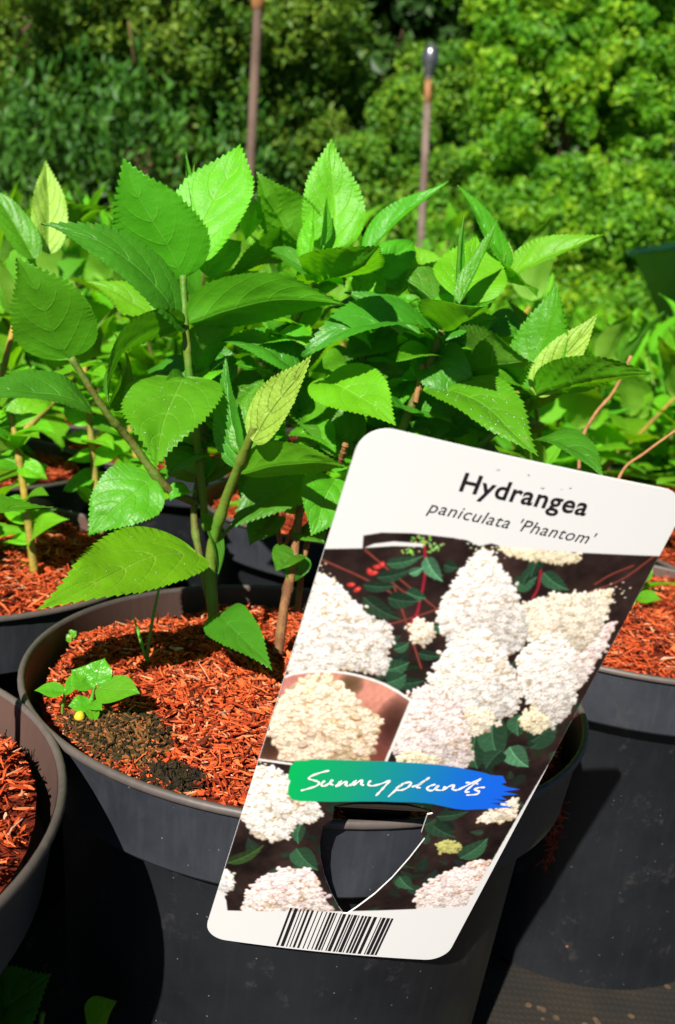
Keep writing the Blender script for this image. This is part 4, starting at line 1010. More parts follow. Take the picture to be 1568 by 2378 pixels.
GW, GH = 420, 954
SS = 2
CWp, CHp = GW * SS, GH * SS
canvas = np.empty((CHp, CWp, 3), np.float32)
def srgb(c): c = np.asarray(c, float) / 255; return np.where(c <= .04045, c / 12.92, ((c + .055) / 1.055) ** 2.4)
canvas[:] = (215, 214, 213)
def cp(pts, f=None):
    return np.array([to_uv(*(f(*p) if f else p)) for p in pts]) * [CWp, CHp]
def poly_mask(P):
    x0, y0 = np.floor(P.min(0)).astype(int); x1, y1 = np.ceil(P.max(0)).astype(int) + 1
    x0, y0 = max(x0, 0), max(y0, 0); x1, y1 = min(x1, CWp), min(y1, CHp)
    if x1 <= x0 or y1 <= y0: return None
    X, Y = np.meshgrid(np.arange(x0, x1) + .5, np.arange(y0, y1) + .5)
    m = np.zeros(X.shape, bool)
    for k in range(len(P)):
        ax, ay = P[k - 1]; bx, by = P[k]
        if ay == by: continue
        c = ((ay > Y) != (by > Y)) & (X < (bx - ax) * (Y - ay) / (by - ay) + ax); m ^= c
    return slice(y0, y1), slice(x0, x1), m, X, Y
def fill(P, col):
    q = poly_mask(P)
    if q is None: return
    ys, xs, m, X, Y = q
    sub = canvas[ys, xs]
    if callable(col): sub[m] = col(X, Y)[m]
    else: sub[m] = col
def ell(cx, cy, rx, ry, a, col):
    R = max(rx, ry) + 1
    x0, x1, y0, y1 = int(max(cx - R, 0)), int(min(cx + R + 1, CWp)), int(max(cy - R, 0)), int(min(cy + R + 1, CHp))
    if x1 <= x0 or y1 <= y0: return
    X, Y = np.meshgrid(np.arange(x0, x1) + .5 - cx, np.arange(y0, y1) + .5 - cy)
    c, s = math.cos(a), math.sin(a)
    m = ((X * c + Y * s) / rx) ** 2 + ((-X * s + Y * c) / ry) ** 2 < 1
    canvas[y0:y1, x0:x1][m] = col
def line(P, w, col):
    P = np.asarray(P, float)
    for a, b in zip(P[:-1], P[1:]):
        d = b - a; L = np.linalg.norm(d)
        if L < 1e-6: continue
        n = np.array([-d[1], d[0]]) / L * w / 2
        fill(np.array([a + n, b + n, b - n, a - n]), col); ell(b[0], b[1], w / 2, w / 2, 0, col)
ra = np.random.default_rng(17)
# dark photograph ground
photo = [C1(*p) for p in ((380, 447), (537, 440), (540, 398), (600, 387), (700, 387), (830, 400), (880, 408), (920, 427), (960, 418), (1000, 430), (1200, 447), (1560, 472))] + \
        [C2(*p) for p in ((1500, 700), (1240, 1149), (130, 1167), (125, 1122), (108, 1090), (60, 1060), (100, 900), (330, 200))]
PH = cp(photo)
yy, xx = np.mgrid[0:CHp, 0:CWp]
nz_ = sum(vnoise(np.stack([xx / s, yy / s, 0 * xx], -1), int(s)) * w for s, w in ((90, .5), (35, .3), (14, .2)))
def ground_col(X, Y):
    v = nz_[Y.astype(int), X.astype(int)][..., None]
    return np.clip(np.array([38, 26, 24]) + v * np.array([26, 20, 18]), 4, 255)
fill(PH, ground_col)
pm = poly_mask(PH)
photo_mask = np.zeros((CHp, CWp), bool); photo_mask[pm[0], pm[1]] = pm[2]
# dull green blotches and twigs
for _ in range(60):
    u, v = ra.uniform(0, 1), ra.uniform(.28, .93)
    ell(u * CWp, v * CHp, ra.uniform(8, 40), ra.uniform(6, 20), ra.uniform(0, 3), tuple(np.array([30, 38, 26]) + ra.normal(0, 6, 3)))
for a, b in (((400, 480), (700, 620)), ((545, 445), (800, 650)), ((1280, 585), (1500, 470)), ((640, 560), (730, 830)), ((1300, 560), (1430, 500)), ((700, 600), (600, 520)), ((620, 690), (800, 630))):
    P = cp(catmull([a, ((a[0] + b[0]) / 2 + ra.normal(0, 8), (a[1] + b[1]) / 2 + ra.normal(0, 8)), b], 8), C1); line(P, 7, (92, 40, 34)); line(P - 1.5, 3, (140, 66, 54))
for P in (((738, 400), (742, 520), (712, 670)), ((1125, 480), (1115, 560), (1095, 600)), ((690, 690), (720, 640))):
    line(cp(catmull(P, 10), C1), 7, (150, 30, 48))
for c in ((560, 515), (585, 500), (600, 492), (575, 520), (500, 560), (520, 575)):
    p = cp([c], C1)[0]; ell(p[0], p[1], 11, 7, ra.uniform(0, 3), (190, 48, 44)); ell(p[0] + 2, p[1] - 2, 5, 4, 0, (222, 86, 72))
for _ in range(90):
    u, v = ra.uniform(0, 1) * CWp, ra.uniform(.26, .93) * CHp; a_ = ra.uniform(0, 6.28); L_ = ra.uniform(30, 80)
    c_ = np.array([u, v]); d_ = np.array([math.cos(a_), math.sin(a_)]); n_ = np.array([-d_[1], d_[0]]); s_ = np.linspace(0, 1, 9); h_ = L_ * .32 * np.sqrt(s_) * (1 - s_) * 2.3
    k_ = c_ + d_ * (s_ * L_)[:, None]; g_ = np.array([34, 50, 38]) * ra.uniform(.6, 1.35)
    fill(np.vstack([k_ + n_ * h_[:, None], (k_ - n_ * h_[:, None])[::-1]]), tuple(g_)); line(k_, 1.5, tuple(g_ * 1.45))
def pleaf(f, a, b, w, col):
    a, b = cp([a], f)[0], cp([b], f)[0]; d = b - a; L = np.linalg.norm(d); n = np.array([-d[1], d[0]]) / L
    s = np.linspace(0, 1, 12); h = w * np.sqrt(s) * (1 - s) * 2.3
    bend = n * (np.sin(s * np.pi) * L * .06)[:, None]
    c = a + d * s[:, None] + bend
    P = np.vstack([c + n * h[:, None], (c - n * h[:, None])[::-1]])
    col = np.array(col, float)
    fill(P, tuple(col)); fill(np.vstack([c, (c - n * h[:, None])[::-1]]), tuple(col * .72))
    line(c, 2.0, tuple(np.minimum(col * 1.5 + 15, 255)))
    for q in (3, 5, 7):
        line(np.array([c[q], c[min(q + 2, 11)] + n * h[q] * .8]), 1.3, tuple(col * 1.25 + 8)); line(np.array([c[q], c[min(q + 2, 11)] - n * h[q] * .8]), 1.3, tuple(col * .95 + 6))
G1, G2, G3 = (50, 88, 60), (36, 62, 44), (78, 128, 92)
for a, b, w, c in (((615, 490), (735, 462), 20, G1), ((585, 535), (700, 505), 22, G2), ((540, 560), (650, 560), 20, G2), ((745, 465), (800, 545), 24, G3), ((690, 520), (735, 500), 16, G3), ((680, 580), (745, 600), 26, G1), ((620, 600), (720, 610), 30, G2),
                   ((805, 490), (850, 500), 22, G2), ((540, 600), (660, 670), 30, (40, 62, 44)), ((770, 690), (830, 690), 26, G1), ((640, 770), (690, 745), 22, G1), ((600, 840), (690, 810), 40, G1), ((640, 880), (740, 870), 26, G2),
                   ((1035, 560), (1110, 530), 32, G1), ((1130, 515), (1215, 575), 26, G1), ((1100, 500), (1060, 560), 20, G2), ((720, 780), (800, 790), 20, G2), ((1120, 470), (1090, 530), 24, G2),
                   ((1050, 985), (1060, 1050), 32, G1), ((1090, 1100), (1180, 1020), 40, G2), ((960, 1000), (1000, 1080), 40, G1), ((1000, 1020), (960, 1111), 44, G2)):
    pleaf(C1, a, b, w, c)
for a, b, w, c in (((1280, 350), (1290, 500), 60, (44, 78, 52)), ((1360, 280), (1400, 470), 50, G1), ((1440, 400), (1530, 500), 40, G3), ((1490, 250), (1480, 350), 38, G1), ((1540, 380), (1640, 300), 60, G2), ((1400, 420), (1330, 500), 40, G2),
                   ((130, 950), (300, 860), 26, (48, 70, 34)), ((450, 870), (550, 970), 44, G1), ((470, 760), (460, 850), 24, G1), ((870, 330), (960, 430), 30, G2), ((1060, 740), (1190, 820), 36, G2), ((1210, 920), (1340, 830), 44, G1), ((930, 1000), (990, 1060), 30, G1),
                   ((1100, 720), (1250, 700), 26, G2), ((870, 100), (960, 60), 40, G1), ((1040, 760), (1100, 730), 24, (40, 60, 40)), ((960, 690), (1040, 670), 30, (40, 60, 40)), ((860, 900), (1000, 960), 24, (34, 44, 30))):
    pleaf(C2, a, b, w, c)
for p in ((710, 410), (740, 400), (770, 420), (700, 445), (760, 440), (790, 430), (680, 440), (735, 425)):     # green buds
    q = cp([p], C1)[0]
    for _ in range(7): ell(q[0] + ra.normal(0, 9), q[1] + ra.normal(0, 7), ra.uniform(2.5, 5), ra.uniform(2, 4), ra.uniform(0, 3), tuple(np.array([132, 186, 88]) + ra.normal(0, 16, 3)))

def panicle(P, size, base=(240, 233, 222), shade=(186, 160, 120), dens=1.0, light=(-.5, -.6), tint=None):
    """a flower head: overlapping four-petalled florets filling the outline P (canvas px)"""
    q = poly_mask(P)
    if q is None: return
    ys, xs, m, X, Y = q
    def bodyc(XX, YY):
        v = nz_[np.clip(YY.astype(int), 0, CHp - 1), np.clip(XX.astype(int), 0, CWp - 1)][..., None]
        return np.array(shade) * (.86 + .22 * v)
    fill(P, bodyc)
    c0 = P.mean(0); ext = (P.max(0) - P.min(0)) / 2
    area = m.sum(); n = int(area / (size * size) * 5.0 * dens)
    idx = np.argwhere(m); sel = idx[ra.integers(0, len(idx), n)]
    pts = sel[:, ::-1] + np.array([xs.start, ys.start]) + ra.uniform(-.35, .35, (n, 2)) * size * np.where(ra.uniform(0, 1, (n, 1)) < .12, 3.2, 1)
    pts = pts[np.argsort(pts[:, 1] + ra.normal(0, size * 1.2, n))]
    for (x, y) in pts:
        rel = (np.array([x, y]) - c0) / ext
        lit = np.clip(.93 + .16 * (rel @ np.array(light)) + ra.normal(0, .035), .70, 1.03)
        col = np.array(base) * lit + np.array([2, 0, -3]) * ra.normal(0, 1)
        if tint is not None: col = col + np.array(tint) * np.clip(rel[1] * -.6 + .3, 0, 1) * ra.uniform(0, 1)
        nn = nz_[min(max(int(y), 0), CHp - 1), min(max(int(x), 0), CWp - 1)]
        if nn < -.25: col = col * np.array([.98, .95, .88])
        col = np.clip(col, 20, 250)
        s = size * ra.uniform(.75, 1.2); a = math.atan2(rel[1] + .35, rel[0]) + ra.normal(0, .7)
        ell(x + s * .09, y + s * .20, s * .56, s * .40, a, col * (np.array([.79, .74, .70]) if ra.uniform() < .65 else np.array([.72, .60, .46])))
        ell(x, y, s * .50, s * .33, a, col)
        ell(x - math.cos(a) * s * .2, y - math.sin(a) * s * .2, s * .22, s * .12, a, col * np.array([.93, .90, .86]))
    for (x, y) in pts[ra.integers(0, len(pts), max(1, len(pts) // 9))]:
        rel = (np.array([x, y]) - c0) / ext
        if not (0 <= x < CWp and 0 <= y < CHp): continue
        cf = np.clip(np.array(base) * np.clip(1.0 + .12 * (rel @ np.array(light)), .82, 1.03), 0, 251); s = size * ra.uniform(.9, 1.2); a0 = ra.uniform(0, 1.57); sq = ra.uniform(.6, 1)
        for sh in (1, 0):
            for k in range(4):
                a = a0 + k * 1.5708 + .1 * k
                ell(x + math.cos(a) * s * .42 + sh * s * .08, y + math.sin(a) * s * .42 * sq + sh * s * .14, s * (.38 + .05 * sh), s * (.28 + .05 * sh) * max(sq, .7), a, cf * np.array([.80, .75, .70]) if sh else cf)
        ell(x, y, s * .09, s * .09, 0, cf * np.array([.84, .78, .6]))
W1 = (246, 242, 238); CR = (246, 236, 218); PK = (244, 232, 230); CY = (242, 232, 202)
def head(f, pts, size, base=W1, shade=(206, 190, 162), tint=None, dens=1.0):
    P = cp(catmull(list(pts) + [pts[0]], len(pts) * 6)[:-1], f)
    panicle(P, size, base, shade, dens, tint=tint)
head(C1, ((985, 425), (1100, 435), (1245, 460), (1230, 482), (1130, 478), (1020, 455)), 11, CY)
head(C1, ((1378, 680), (1340, 760), (1270, 880), (1235, 900), (1228, 820), (1290, 715)), 12, PK, tint=(6, -16, -6))
head(C1, ((1355, 575), (1345, 640), (1300, 740), (1210, 790), (1120, 760), (1055, 700), (1060, 628), (1150, 592), (1280, 585)), 13, CR)
head(C1, ((935, 432), (985, 490), (1035, 570), (1072, 680), (1060, 760), (960, 790), (850, 760), (785, 680), (800, 610), (850, 530), (900, 470)), 13, W1)
head(C1, ((1180, 720), (1230, 780), (1245, 900), (1215, 990), (1140, 1030), (1100, 960), (1050, 880), (1050, 800), (1100, 740)), 13.5, W1)
head(C1, ((1090, 960), (1150, 1010), (1110, 1050), (1050, 1010)), 13, CY, shade=(120, 90, 50))
head(C1, ((400, 525), (470, 575), (550, 650), (630, 705), (618, 790), (608, 850), (480, 835), (300, 850), (270, 800), (330, 640)), 14.5, W1)
head(C1, ((690, 690), (725, 670), (768, 700), (760, 745), (710, 745)), 13, CR)
head(C1, ((940, 698), (1000, 780), (1050, 890), (1040, 970), (960, 1000), (870, 975), (760, 890), (775, 840), (830, 745)), 14.5, W1)
head(C2, ((1250, 215), (1330, 225), (1362, 290), (1290, 335), (1215, 300)), 16, CR)
head(C2, ((1100, 105), (1180, 180), (1232, 290), (1258, 430), (1210, 495), (1080, 470), (930, 440), (905, 380), (930, 290), (960, 180), (1030, 120)), 16, PK, tint=(4, -10, -2))
head(C2, ((910, 430), (1000, 420), (1080, 440), (1100, 480), (960, 490)), 14, CY, shade=(120, 96, 50))
head(C2, ((290, 490), (400, 530), (500, 600), (560, 690), (520, 745), (450, 760), (400, 825), (300, 830), (220, 770), (190, 700), (220, 570)), 17.5, (246, 243, 238))
head(C2, ((430, 962), (520, 975), (570, 1080), (610, 1170), (400, 1172), (220, 1168), (225, 1090), (290, 1010)), 17.5, PK, tint=(8, -14, 4))
head(C2, ((1300, 930), (1345, 960), (1270, 1150), (1120, 1152), (1020, 1145), (1012, 1080), (1100, 1005), (1200, 965)), 17, PK, tint=(8, -12, 0))
head(C2, ((70, 970), (140, 985), (160, 1050), (100, 1095), (50, 1060)), 16, (246, 243, 240))
head(C2, ((1480, 640), (1470, 720), (1440, 748), (1310, 745), (1320, 715), (1400, 690), (1420, 660)), 14, CR)
head(C2, ((1110, 845), (1160, 835), (1215, 860), (1190, 893), (1115, 885)), 11, (200, 200, 120), shade=(90, 90, 40))
# feathery tips
for f, c, w in ((C1, (935, 445), 30), (C1, (405, 535), 26), (C1, (1350, 595), 24), (C2, (1100, 115), 26), (C2, (300, 490), 40)):
    q = cp([c], f)[0]
    for _ in range(34): ell(q[0] + ra.normal(0, w * .8), q[1] + ra.normal(0, w * .7), ra.uniform(1.5, 4), ra.uniform(1.5, 3), 0, tuple(np.array([232, 222, 190]) + ra.normal(0, 14, 3)))
# the inset picture
ins = [(380, 92), (430, 70), (500, 57), (560, 52), (620, 52), (690, 58), (740, 68), (800, 84), (860, 106), (920, 138), (982, 180), (862, 474), (600, 474), (240, 467), (330, 200)]
INS = cp(ins, C2)
def ins_col(X, Y):
    v = nz_[Y.astype(int), X.astype(int)][..., None]
    t = np.clip((X - INS[:, 0].min()) / (INS[:, 0].max() - INS[:, 0].min()), 0, 1)[..., None]
    return np.clip(np.array([120, 72, 56]) * (1 - t) + np.array([128, 78, 50]) * t + v * 22, 5, 255)
fill(INS, ins_col)
im = poly_mask(INS); ins_mask = np.zeros((CHp, CWp), bool); ins_mask[im[0], im[1]] = im[2]
keep = canvas.copy()
def blur_blob(c, r, col, amt=.9):
    q = cp([c], C2)[0]
    d = np.clip(1 - (((xx - q[0]) / r[0]) ** 2 + ((yy - q[1]) / r[1]) ** 2), 0, 1)[..., None] ** .7 * amt
    canvas[:] = canvas * (1 - d) + np.array(col) * d
for c, r, col, am in (((880, 160), (170, 110), (222, 150, 132), .9), ((620, 95), (140, 70), (222, 150, 130), .9), ((400, 150), (110, 90), (206, 132, 122), .9), ((830, 350), (70, 90), (226, 130, 126), .9), ((890, 300), (60, 130), (48, 26, 20), .85),
                      ((340, 330), (80, 130), (40, 28, 22), .9), ((700, 110), (40, 50), (70, 56, 34), .8), ((840, 440), (90, 50), (110, 56, 50), .7)):
    blur_blob(c, r, col, am)
hp = cp(catmull([(500, 85), (580, 75), (660, 110), (730, 190), (815, 240), (825, 300), (800, 360), (790, 430), (750, 480), (600, 478), (420, 476), (360, 410), (330, 320), (365, 210), (430, 120), (500, 85)], 70), C2)
panicle(hp, 23, (248, 228, 204), (226, 190, 150), 1.0, tint=(0, -2, -16))
canvas[~ins_mask] = keep[~ins_mask]
line(cp(ins[:11], C2), 9, (224, 223, 220)); line(cp([(982, 180), (862, 474)], C2), 9, (224, 223, 220)); line(cp([(230, 464), (440, 484)], C2), 9, (224, 223, 220))
# white swoosh and white outside the photograph
wh = (215, 214, 213)
canvas[~photo_mask] = wh
fill(cp([(545, 438), (575, 425), (640, 416), (735, 421), (735, 431), (640, 430)], C1), wh)
# brush stroke
br = [(418, 520), (412, 545), (424, 560), (414, 590), (412, 620), (430, 645), (470, 652), (620, 652), (760, 648), (900, 650), (1000, 652), (1080, 660), (1180, 684), (1240, 692), (1330, 690), (1400, 688), (1470, 690), (1400, 676), (1350, 662), (1440, 668),
      (1380, 648), (1345, 640), (1430, 652), (1400, 630), (1480, 628), (1410, 610), (1490, 604), (1430, 590), (1400, 574), (1425, 570), (1410, 538), (1350, 530), (1330, 522), (1290, 512), (1200, 492), (1100, 478), (1000, 470), (860, 462), (700, 460), (520, 458), (500, 466), (450, 468), (425, 490)]
BR = cp(br, C2)
def br_col(X, Y):
    t = np.clip((X - BR[:, 0].min()) / (BR[:, 0].max() - BR[:, 0].min()), 0, 1)
    return np.stack([np.interp(t, (0, .25, .5, .75, 1), c) for c in ((0, 18, 20, 16, 20), (172, 150, 126, 98, 92), (84, 110, 158, 208, 226))], -1)
fill(BR, br_col)
fine = vnoise(np.stack([xx / 5., yy / 5., 0 * xx], -1), 3) * .6 + vnoise(np.stack([xx / 11., yy / 11., 0 * xx], -1), 4)
is_print = photo_mask & (np.abs(canvas - 214).sum(-1) > 12)
canvas[is_print] *= (1 + .05 * fine[is_print])[:, None]
soft = canvas.copy()
for _ in range(2):
    acc = np.zeros_like(soft); 
    for a_ in (-1, 0, 1):
        for b_ in (-1, 0, 1): acc += np.roll(soft, (a_, b_), (0, 1))
    soft = acc / 9
canvas[is_print] = soft[is_print]
fill(BR, br_col)
canvas = np.clip(canvas, 0, 255)
col = srgb(canvas).reshape(GH, SS, GW, SS, 3).mean((1, 3))

# outline with rounded corners and the cut-out
def rounded(n=10, r=.0072):
    ru, rv = r / LWm, r / LHm; P = []
    for (cu, cv, a0) in ((1 - ru, rv, -90), (1 - ru, 1 - rv, 0), (ru, 1 - rv, 90), (ru, rv, 180)):
        for k in range(n + 1):
            a = math.radians(a0 + 90 * k / n); P.append((cu + ru * math.cos(a), cv + rv * math.sin(a)))
    return np.array(P)
OUT = rounded()
hole_px = [(776, 1866), (772, 1898), (750, 1913), (743, 1950), (745, 1990), (754, 2030), (770, 2070), (786, 2100), (797, 2115), (806, 2116), (830, 2100), (870, 2070), (910, 2033), (950, 1988), (986, 1942), (978, 1928), (992, 1886), (1004, 1884), (1000, 1875), (940, 1858), (880, 1855), (820, 1857)]
HOLE = uvs(hole_px)
def inside(P, u, v):
    m = np.zeros(u.shape, bool)
    for k in range(len(P)):
        ax, ay = P[k - 1]; bx, by = P[k]
        if ay == by: continue
        m ^= ((ay > v) != (by > v)) & (u < (bx - ax) * (v - ay) / (by - ay) + ax)
    return m
def nearest(P, pts):
    A = P; Bq = np.roll(P, -1, 0); s = np.array([LWm, LHm])
    A2, B2, Q = A * s, Bq * s, pts * s
    d = B2 - A2; L2 = (d ** 2).sum(1)
    t = np.clip(((Q[:, None] - A2[None]) * d[None]).sum(-1) / L2, 0, 1)
    pr = A2[None] + t[..., None] * d[None]; k = ((pr - Q[:, None]) ** 2).sum(-1).argmin(1)
    return pr[np.arange(len(Q)), k] / s
gu, gv = np.meshgrid(np.linspace(0, 1, GW + 1), np.linspace(0, 1, GH + 1))
cu, cv = (np.arange(GW) + .5) / GW, (np.arange(GH) + .5) / GH
CU, CV_ = np.meshgrid(cu, cv)
keepc = inside(OUT, CU, CV_) & ~inside(HOLE, CU, CV_)
pu, pv = gu.ravel().copy(), gv.ravel().copy()
i, j = np.meshgrid(np.arange(GH), np.arange(GW), indexing='ij')
q0 = i * (GW + 1) + j
FQ = np.stack([q0, q0 + GW + 1, q0 + GW + 2, q0 + 1], -1)[keepc]
used = np.zeros(len(pu), np.int32); np.add.at(used, FQ.ravel(), 1)
full = np.zeros(len(pu), np.int32); np.add.at(full, np.stack([q0, q0 + GW + 1, q0 + GW + 2, q0 + 1], -1).reshape(-1), 1)
bd = np.nonzero((used > 0) & (used < 4))[0]
pp = np.stack([pu[bd], pv[bd]], 1)
near_hole = (pp[:, 0] > HOLE[:, 0].min() - .02) & (pp[:, 0] < HOLE[:, 0].max() + .02) & (pp[:, 1] > HOLE[:, 1].min() - .01) & (pp[:, 1] < HOLE[:, 1].max() + .01)
np_ = np.where(near_hole[:, None], nearest(HOLE, pp), nearest(OUT, pp))
pu[bd], pv[bd] = np_[:, 0], np_[:, 1]
vc = np.zeros((GH + 1, GW + 1, 3)); cnt = np.zeros((GH + 1, GW + 1, 1))
for a in (0, 1):
    for b in (0, 1):
        vc[a:GH + a, b:GW + b] += col; cnt[a:GH + a, b:GW + b] += 1
vc = (vc / cnt).reshape(-1, 3)
remap = -np.ones(len(pu), int); ui = np.nonzero(used)[0]; remap[ui] = np.arange(len(ui))
lm, ns, ls, b = nt('printed_card')
at_ = N(ns, 'ShaderNodeAttribute', attribute_name='print'); ls.new(at_.outputs['Color'], b.inputs['Base Color'])
b.inputs['Roughness'].default_value = .34; b.inputs['Specular IOR Level'].default_value = .4
lab = empty('plant_label', (LBL + LBR) / 2, 'white plastic plant label with flower photographs hooked over the central pot rim', 'plant label')
lroot = np.array(lab.location)
vcol = np.concatenate([vc[ui], np.ones((len(ui), 1))], 1)
o = link('printed_face', mesh_np('printed_face', surf(pu[ui], pv[ui], .00045) - lroot, remap[FQ], [lm], attrs={'print': vcol}), lab)
o['label'] = 'printed front with white hydrangea panicles and a blue-green brush stroke'
M['card'] = simple('white_card_plastic', (.72, .72, .70), .4, 0, spec=.4)
M['ink'] = simple('black_ink', (.012, .010, .012), .4, 0, spec=.4)
M['ink_grey'] = simple('dark_grey_ink', (.03, .028, .03), .4, 0, spec=.4)
M['ink_white'] = simple('white_ink', (.74, .74, .74), .4, 0, spec=.4)
# card body
bm = bmesh.new()
def ring(P):
    vs2 = [bm.verts.new(tuple(surf(p[0], p[1], .0) - lroot)) for p in P]
    return [bm.edges.new((vs2[k - 1], vs2[k])) for k in range(len(vs2))]
def dens(P, n=3):
    out = []
    for a, c in zip(P, np.roll(P, -1, 0)):
        for k in range(n): out.append(a + (c - a) * k / n)
    return np.array(out)
ed = ring(dens(OUT, 4)) + ring(dens(HOLE, 2))
bmesh.ops.triangle_fill(bm, use_beauty=True, use_dissolve=False, edges=ed)
geo = bmesh.ops.extrude_face_region(bm, geom=bm.faces[:])
bmesh.ops.translate(bm, vec=tuple(-LN * .0005), verts=[e for e in geo['geom'] if isinstance(e, bmesh.types.BMVert)])
bmesh.ops.translate(bm, vec=tuple(LN * .0004), verts=bm.verts[:])
bmesh.ops.recalc_face_normals(bm, faces=bm.faces[:])
me = bpy.data.meshes.new('card'); bm.to_mesh(me); bm.free(); me.materials.append(M['card'])
link('card', me, lab)
# tongue folded back over the rim into the pot
h0, h1 = to_uv(780, 1868), to_uv(998, 1880)
A0, A1 = surf(h0[0], h0[1], -.0002), surf(h1[0], h1[1], -.0002)
dv = [(0, 0), (.006, .002), (.013, -.002), (.018, -.012), (.022, -.024)]
Vt = []; 
for k, (back, dz) in enumerate(dv):
    sh = [0, 0, 0, .12, .32][k]
    for e in (A0 * (1 - sh) + A1 * sh, A1 * (1 - sh) + A0 * sh): Vt.append(e + np.array([0, back, dz]) - lroot)
Vt = np.array(Vt); Vb = Vt + np.array([0, -.0002, -.0004])
nv_ = len(Vt); Ft = [np.array([[2 * k, 2 * k + 1, 2 * k + 3, 2 * k + 2] for k in range(4)] + [[nv_ + 2 * k + 2, nv_ + 2 * k + 3, nv_ + 2 * k + 1, nv_ + 2 * k] for k in range(4)] +
              [[2 * k + 2, nv_ + 2 * k + 2, nv_ + 2 * k, 2 * k] for k in range(4)] + [[2 * k + 1, nv_ + 2 * k + 1, nv_ + 2 * k + 3, 2 * k + 3] for k in range(4)])]
link('tongue', mesh_np('tongue', np.vstack([Vt, Vb]), Ft, [simple('dark_print', (.02, .014, .012), .4)], smooth=False), lab)
# lettering
SM = np.array([LWm, LHm])
def text_mesh(txt, start, end, mat, name, bold=0.0, shear=0.0, hscale=1.0, spacing=1.0):
    cu_ = bpy.data.curves.new('txt', 'FONT'); cu_.body = txt; cu_.size = 1; cu_.offset = bold; cu_.shear = shear; cu_.space_character = spacing; cu_.resolution_u = 6
    to = bpy.data.objects.new('txt', cu_); C.objects.link(to)
    dg = bpy.context.evaluated_depsgraph_get(); dg.update()
    me = bpy.data.meshes.new_from_object(to.evaluated_get(dg))
    bpy.data.objects.remove(to); bpy.data.curves.remove(cu_)
    P = np.zeros(len(me.vertices) * 3); me.vertices.foreach_get('co', P); P = P.reshape(-1, 3)
    x0, x1 = P[:, 0].min(), P[:, 0].max()
    a = to_uv(*start) * SM; e = to_uv(*end) * SM; d = e - a; sc = np.linalg.norm(d) / (x1 - x0); d /= np.linalg.norm(d); up = np.array([d[1], -d[0]])
    Q = (a + ((P[:, 0] - x0) * sc)[:, None] * d + (P[:, 1] * sc * hscale)[:, None] * up) / SM
    V = surf(Q[:, 0], Q[:, 1], .00052) - lroot
    me.vertices.foreach_set('co', V.astype(np.float32).ravel()); me.materials.clear(); me.materials.append(M[mat]); me.update()
    return link(name, me, lab)
text_mesh('Hydrangea', (1064, 1134), (1356, 1193), 'ink', 'lettering', .022, 0, 1.0, 1.08)
text_mesh("paniculata 'Phantom'", (990, 1184), (1374, 1261), 'ink_grey', 'lettering', .002, .20, 1.0, 1.08)
def ribbon(pts, w):
    P = catmull([to_uv(*CS(*p)) * SM for p in pts], max(8, len(pts) * 5)); T = np.gradient(P, axis=0); T /= np.linalg.norm(T, axis=1)[:, None] + 1e-9
    Nn = np.stack([-T[:, 1], T[:, 0]], -1); ww = w * (1 + .25 * np.sin(np.arange(len(P)) * .9))[:, None]
    ww[0] *= .6; ww[-1] *= .6
    Q = np.stack([P + Nn * ww / 2, P - Nn * ww / 2], 1).reshape(-1, 2) / SM
    V = surf(Q[:, 0], Q[:, 1], .00052) - lroot
    k = np.arange(len(P) - 1) * 2
    return V, [np.stack([k, k + 1, k + 3, k + 2], -1)]
strokes = [[(310, 112), (250, 128), (190, 152), (178, 170), (215, 180), (243, 192), (225, 214), (170, 234), (122, 248)],
           [(280, 178), (258, 202), (272, 215), (304, 198), (330, 170)], [(332, 170), (318, 196), (336, 208)],
           [(350, 218), (372, 192), (392, 176)], [(362, 214), (400, 190), (424, 184), (414, 206), (434, 210)],
           [(440, 210), (466, 188), (488, 172)], [(462, 208), (500, 182), (526, 172), (516, 198), (536, 204)],
           [(580, 172), (562, 196), (584, 208), (640, 196), (708, 170)], [(708, 170), (668, 214), (640, 244), (612, 274)],
           [(796, 188), (750, 228), (692, 280)], [(742, 228), (790, 194), (842, 184), (826, 214), (784, 234), (752, 236)],
           [(846, 216), (900, 194), (966, 150)], [(966, 150), (920, 184), (878, 212), (906, 222)],
           [(1004, 198), (960, 212), (948, 232), (984, 238), (1024, 204)], [(1024, 204), (1008, 232), (1040, 240)],
           [(1066, 212), (1046, 242)], [(1052, 238), (1092, 214), (1126, 206), (1114, 234), (1146, 240)],
           [(1146, 240), (1230, 200), (1304, 164)], [(1304, 164), (1240, 214), (1198, 250), (1228, 254)], [(1200, 190), (1240, 194), (1284, 202)],
           [(1328, 226), (1290, 226), (1258, 238), (1290, 252), (1270, 270), (1204, 274)]]
V, F = join_np([ribbon(s, .00068) for s in strokes])
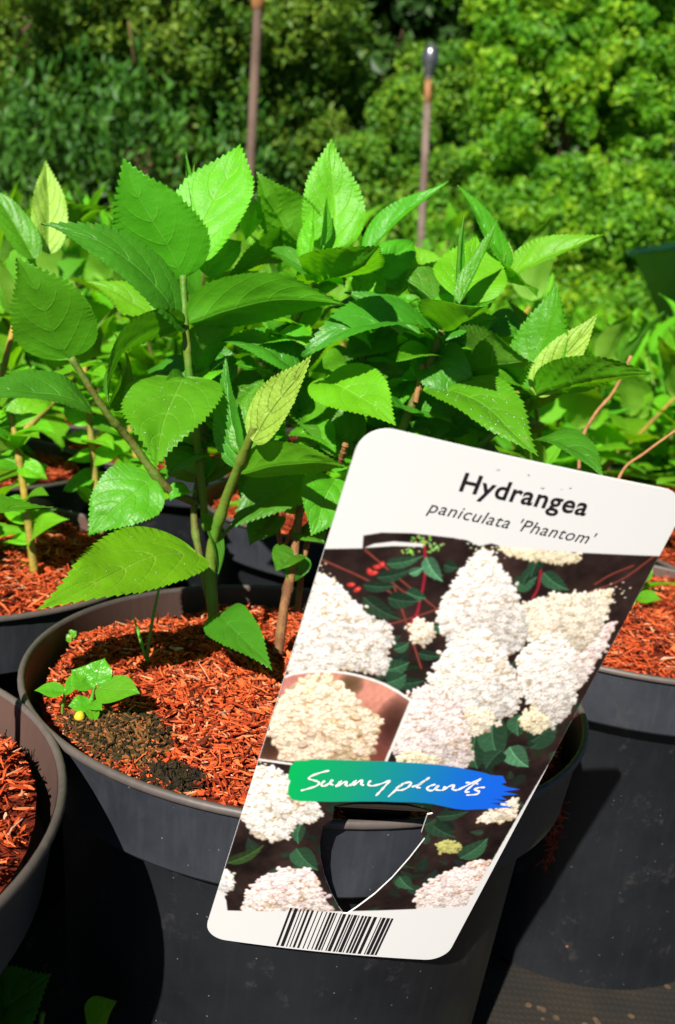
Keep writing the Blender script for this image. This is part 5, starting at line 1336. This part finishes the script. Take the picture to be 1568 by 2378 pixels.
link('lettering', mesh_np('lettering', V, F, [M['ink_white']], smooth=False), lab)
# water beads on the card
rd = np.random.default_rng(31); parts = []
for (px_, py_) in ((1258, 1128), (1302, 1131), (1322, 1128), (1225, 1098), (1155, 1086)):
    q_ = to_uv(px_, py_); c_ = surf(q_[0], q_[1], .00046) - lroot; rad = rd.uniform(.0002, .00035)
    e1 = LU / LWm; e2 = LV / LHm; lat = np.linspace(0, np.pi / 2 * .97, 4); lon = np.linspace(0, 2 * np.pi, 10, endpoint=False)
    sv = np.array([c_ + e1 * rad * 1.5 * math.cos(a) * math.cos(p) + e2 * rad * math.sin(a) * math.cos(p) + LN * rad * .22 * math.sin(p) for p in lat for a in lon])
    ii = np.arange(3)[:, None] * 10; jj = np.arange(10)[None]
    parts.append((sv, [np.stack([ii + jj, ii + (jj + 1) % 10, ii + 10 + (jj + 1) % 10, ii + 10 + jj], -1).reshape(-1, 4)]))
V, F = join_np(parts); o = link('water_droplets', mesh_np('water_droplets', V, F, [M['water']]), lab); o['kind'] = 'stuff'
# barcode
ub0, ub1 = to_uv(*C2(412, 1170))[0], to_uv(*C2(938, 1162))[0]
vb0 = (to_uv(*C2(412, 1172))[1] + to_uv(*C2(938, 1164))[1]) / 2
rb = random.Random(12); x = 0; bars = []
while x < 95:
    w = rb.choice((1, 1, 2, 2, 3)); bars.append((x, x + w)); x += w + rb.choice((1, 1, 2, 2, 3))
for (a, e) in bars:
    a, e = ub0 + (ub1 - ub0) * a / 97, ub0 + (ub1 - ub0) * e / 97
    vs2 = np.linspace(vb0 + .001, .9955, 10)
    if True:
        for seg in ([vs2] if not inside(HOLE, np.array([(a + e) / 2]), np.array([vb0 + .003]))[0] else [np.linspace(vb0 + .02, .9955, 8)]):
            Q = np.array([(x_, v_) for v_ in seg for x_ in (a, e)])
            k = np.arange(len(seg) - 1) * 2
            link('barcode_bar', mesh_np('barcode_bar', surf(Q[:, 0], Q[:, 1], .00052) - lroot, np.stack([k, k + 1, k + 3, k + 2], -1), [M['ink']], smooth=False), lab)
